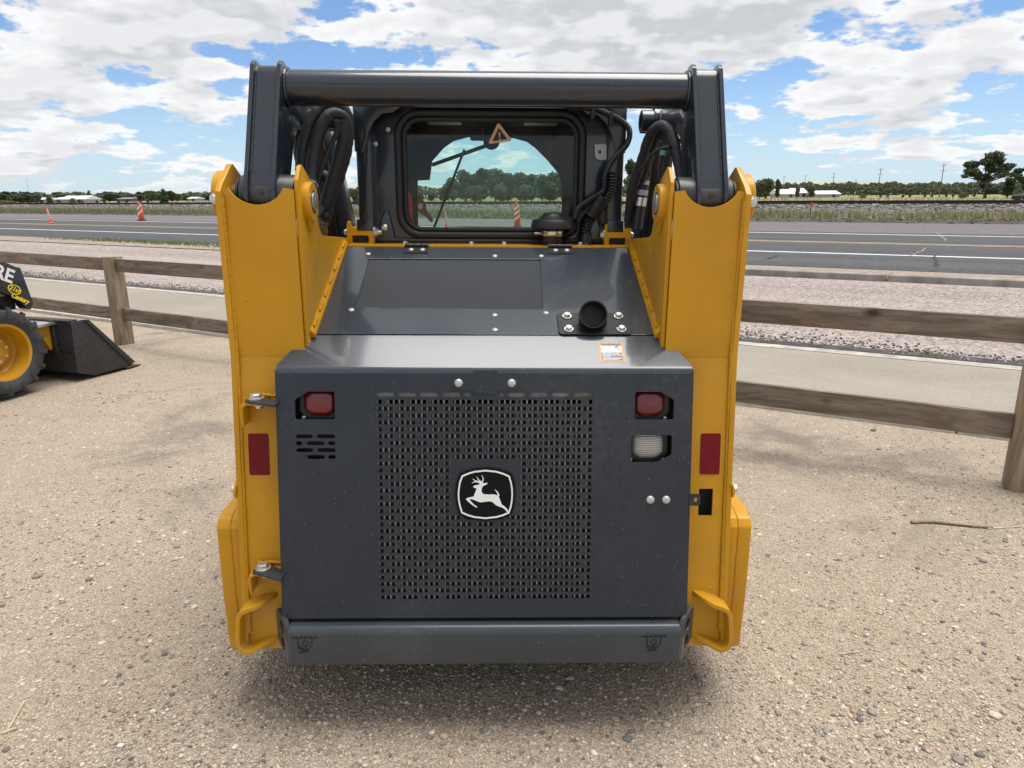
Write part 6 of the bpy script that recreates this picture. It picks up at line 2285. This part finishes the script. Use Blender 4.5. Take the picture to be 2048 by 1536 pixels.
# right horizon
tree('round_mid', 1536, 349, 170, 'tall green tree close right of the loader tower', 0.85)
tree('round_mid2', 1522, 358, 168, 'bushy green tree behind the right tower of the loader', 1.0)
tree('round_dark', 1558, 354, 190, 'narrow dark tree beside the tall green tree on the right', 0.5)
tree('round_mid2', 1596, 372, 200, 'small round tree in front of the white house', 0.75)
tree('round_mid', 1624, 368, 200, 'rounded green tree between the white house and the long white shed', 0.95)
tree('open', 1984, 299, 150, 'large dark open crowned tree at the right edge', 1.25)
tree('open', 2062, 318, 155, 'dark spreading tree cut off by the right edge', 0.9)
tree('round_dark', 2022, 350, 160, 'low dark tree under the large open crowned tree', 0.9)
tree('shrub', 1728, 385, 150, 'small lone shrub in the dry field on the right', 1.0, name='shrub')
tree('shrub', 1925, 381, 140, 'small shrub in the field left of the large tree', 1.0, name='shrub')

# ================================================================== far buildings, poles, irrigation, hills
roof_white = simple('white_metal_roof', (0.70, 0.71, 0.73), 0.5, var=0.05)
wall_white = simple('white_siding', (0.42, 0.42, 0.42), 0.7, var=0.08)
wall_red = simple('red_brown_wall', (0.25, 0.13, 0.10), 0.8, var=0.1)


def house(px0, px1, eave, ridge, dist, label, wall=wall_white, roof=roof_white, depth=9.0, doors=2, cat='building', name='house'):
    a, b = at_dist(px0, eave, dist), at_dist(px1, eave, dist)
    rz = at_dist((px0 + px1) / 2, ridge, dist).z - 0.5
    ez = max(1.15, a.z - 0.5)
    rz = max(rz, ez + 0.6)
    w = (b.x - a.x) / 2
    root = thing(name, label, cat, ((a.x + b.x) / 2, dist, 0.5))
    mk('wall', g_box(-w, w, 0, depth, -0.5, ez), wall, root)
    rf_ = mk('roof', g_prism([(-0.5, ez + 0.02), (depth / 2, rz), (depth + 0.5, ez + 0.02), (depth + 0.5, ez - 0.1), (-0.5, ez - 0.1)], 'x', -w - 0.4, w + 0.4), roof, root)
    n = max(2, int(w * 2 / 3.2))
    for i in range(n):
        x = -w + (i + 0.5) * 2 * w / n
        if i == n // 2:
            mk('door', g_box(x - 0.5, x + 0.5, -0.05, 0.0, 0, min(2.1, ez - 0.2)), M['glass_far'], root)
        else:
            wn = mk('window', g_box(x - 0.65, x + 0.65, -0.06, 0.0, 0.75, min(1.9, ez - 0.25)), M['white_paint'], root)
            mk('pane', g_box(x - 0.55, x + 0.55, -0.08, -0.061, 0.85, min(1.8, ez - 0.35)), M['glass_far'], wn)
    return root


house(122, 170, 401, 391, 235, 'white hipped roof house left of centre on the left horizon')
house(68, 88, 402, 399, 240, 'low white roofed shed at the left of the far houses')
house(106, 120, 402, 398, 240, 'small white roofed outbuilding between the shed and the white house')
house(236, 262, 402, 398, 300, 'grey roofed low house behind the irrigation line', simple('grey_wall', (0.16, 0.15, 0.14), 0.8), simple('grey_roof', (0.20, 0.20, 0.21), 0.6))
house(26, 46, 398, 392, 240, 'red brown house among the trees at far left', wall_red, simple('pale_roof', (0.5, 0.47, 0.45), 0.7))
house(376, 390, 401, 397, 300, 'tiny white house right of the lone conifer')
house(1558, 1590, 388, 378, 260, 'white gabled house behind small trees on the right')
house(1590, 1614, 386, 376, 262, 'taller white barn between two small trees on the right', name='barn')
house(1631, 1680, 389, 381, 255, 'long low white shed in front of the far wood', name='shed')


def pole(px_, top, dist, label, arms=1):
    P = at_dist(px_, top, dist)
    h = P.z - 0.5
    root = thing('power_pole', label, 'power pole', (P.x, P.y, 0.5), (0, R(rf.uniform(0, 1.2)), 0), 'power poles across the field')
    mk('pole', g_lathe([(0.15, -0.5), (0.09, h)], (0, 0, 0), (0, 0, 1), 8), M['pole_wood'], root)
    for k in range(arms):
        z = h - 0.5 - 1.5 * k
        mk('crossarm', g_box(-0.9, 0.9, -0.14, -0.02, z - 0.045, z + 0.045), M['pole_wood'], root)
        for x in (-0.8, 0.8):
            mk('insulator', g_lathe([(0.03, 0), (0.045, 0.05), (0.02, 0.12)], (x, -0.08, z + 0.06), (0, 0, 1), 6), M['tag_white'], root)
    return root


for px_, top, dist, ar, wd in ((1568, 351, 420, 1, 'thin far power pole nearest the right tower'), (1611, 350, 390, 1, 'power pole above the white barn'), (1668, 345, 330, 2, 'power pole behind the long white shed'), (1712, 358, 460, 1, 'short far power pole left of the middle pole'), (1761, 336, 250, 2, 'tall power pole in the middle of the right field'), (1774, 362, 480, 1, 'small far pole just right of the tall middle pole'), (1888, 327, 215, 2, 'tallest power pole left of the large tree'), (1950, 352, 330, 1, 'pole standing in front of the large tree'), (2034, 348, 240, 1, 'leaning pole under the tree at the right edge'), (52, 354, 700, 0, 'thin mast on the left horizon'), (414, 374, 700, 0, 'thin mast close left of the loader tower')):
    pole(px_, top, dist, wd, ar)


def pivot(px0, px1, top, dist, n, label):
    """centre-pivot irrigation line: spans on wheeled towers"""
    a, b = at_dist(px0, top, dist), at_dist(px1, top, dist * 1.05)
    root = thing('irrigation_pivot', label, 'irrigation line', (a.x, a.y, 0.5))
    zt = 3.0
    aa, bb = Vector((0, 0, a.z - 0.5)), Vector((b.x - a.x, b.y - a.y, b.z - 0.5))
    galv = M['label_grey']
    for i in range(n):
        p, q = aa.lerp(bb, i / n), aa.lerp(bb, (i + 1) / n)
        mid = p.lerp(q, 0.5) + Vector((0, 0, 0.45))
        mk('span_pipe', g_tube([p, mid, q], 0.05, 6, 6), galv, root)
        mk('truss_rod', g_tube([p, p.lerp(q, 0.5) - Vector((0, 0, 0.3)), q], 0.02, 5, 6), galv, root)
        for e in (-1, 1):
            mk('tower_leg', g_cyl(p, (p.x + e * 1.0, p.y, 0.3), 0.03, 6), galv, root)
            mk('wheel', g_lathe([(0.4, -0.1), (0.4, 0.1)], (p.x + e * 1.0, p.y, 0.4), (0, 1, 0), 10), M['rubber'], root)


pivot(-30, 330, 391, 190, 8, 'long silvery irrigation line crossing the field on the left')
pivot(1770, 1985, 378, 210, 5, 'silvery irrigation line crossing the field on the right')

# hills on the right horizon
vs, fs = [], []
rh = random.Random(31)
cols = 90
for i in range(cols + 1):
    px_ = -500 + 3600 * i / cols
    hgt = 371 if px_ < 1400 else 367
    top = hgt + 4.0 * math.sin(px_ * 0.0062 + 0.8) + 1.6 * math.sin(px_ * 0.021) + (4.5 if px_ < 1500 else 0) + (22 if px_ < 700 else 0)
    P = at_dist(px_, top, 4200)
    Q = at_dist(px_, top, 3300)
    vs += [(P.x * 1.0, P.y, -5), (Q.x, Q.y, -3), (Q.x, Q.y + 250, max(2, P.z * 0.35)), (P.x, P.y, max(4, P.z)), (P.x * 1.05, P.y * 1.05, max(3, P.z * 0.8))]
for i in range(cols):
    for k in (1, 2, 3):
        a = i * 5 + k
        fs.append((a, a + 5, a + 6, a + 1))
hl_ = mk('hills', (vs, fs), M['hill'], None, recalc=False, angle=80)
if hl_.data.polygons[0].normal.z < 0:
    hl_.data.flip_normals()
struct(hl_)

# old dark car parked beyond the track at the right edge
cp0 = on_z(2040, 402, 0.5)
cpos = at_dist(2072, 396, 80)
car = thing('parked_car', 'low black car with a yellow tan roof beyond the track at the right edge', 'car', (cpos.x, cpos.y, 0.50), (0, 0, R(4)))
body = [(-2.2, 0.35), (-2.25, 0.75), (-1.9, 0.95), (-0.2, 1.0), (2.1, 0.98), (2.25, 0.7), (2.2, 0.35)]
mk('body', g_prism(body, 'y', -0.8, 0.8), M['black'], car, bevel=0.06, seg=3)
mk('cabin', g_prism([(-0.7, 0.99), (-0.3, 1.45), (1.3, 1.45), (1.7, 0.99)], 'y', -0.72, 0.72), M['glass_far'], car, bevel=0.04)
mk('roof', g_prism([(-0.4, 1.44), (-0.3, 1.52), (1.3, 1.52), (1.4, 1.44)], 'y', -0.74, 0.74), simple('tan_roof', (0.42, 0.33, 0.13), 0.5), car, bevel=0.02)
for x in (-1.45, 1.4):
    for y in (-0.75, 0.75):
        w_ = mk('wheel', g_lathe([(0.34, -0.1), (0.34, 0.1)], (x, y, 0.34), (0, 1, 0), 20), M['rubber'], car)
        mk('hubcap', g_lathe([(0.2, 0), (0.1, 0.03)], (x, y * 1.14, 0.34), (0, 1 if y > 0 else -1, 0), 16), M['tag_white'], w_)
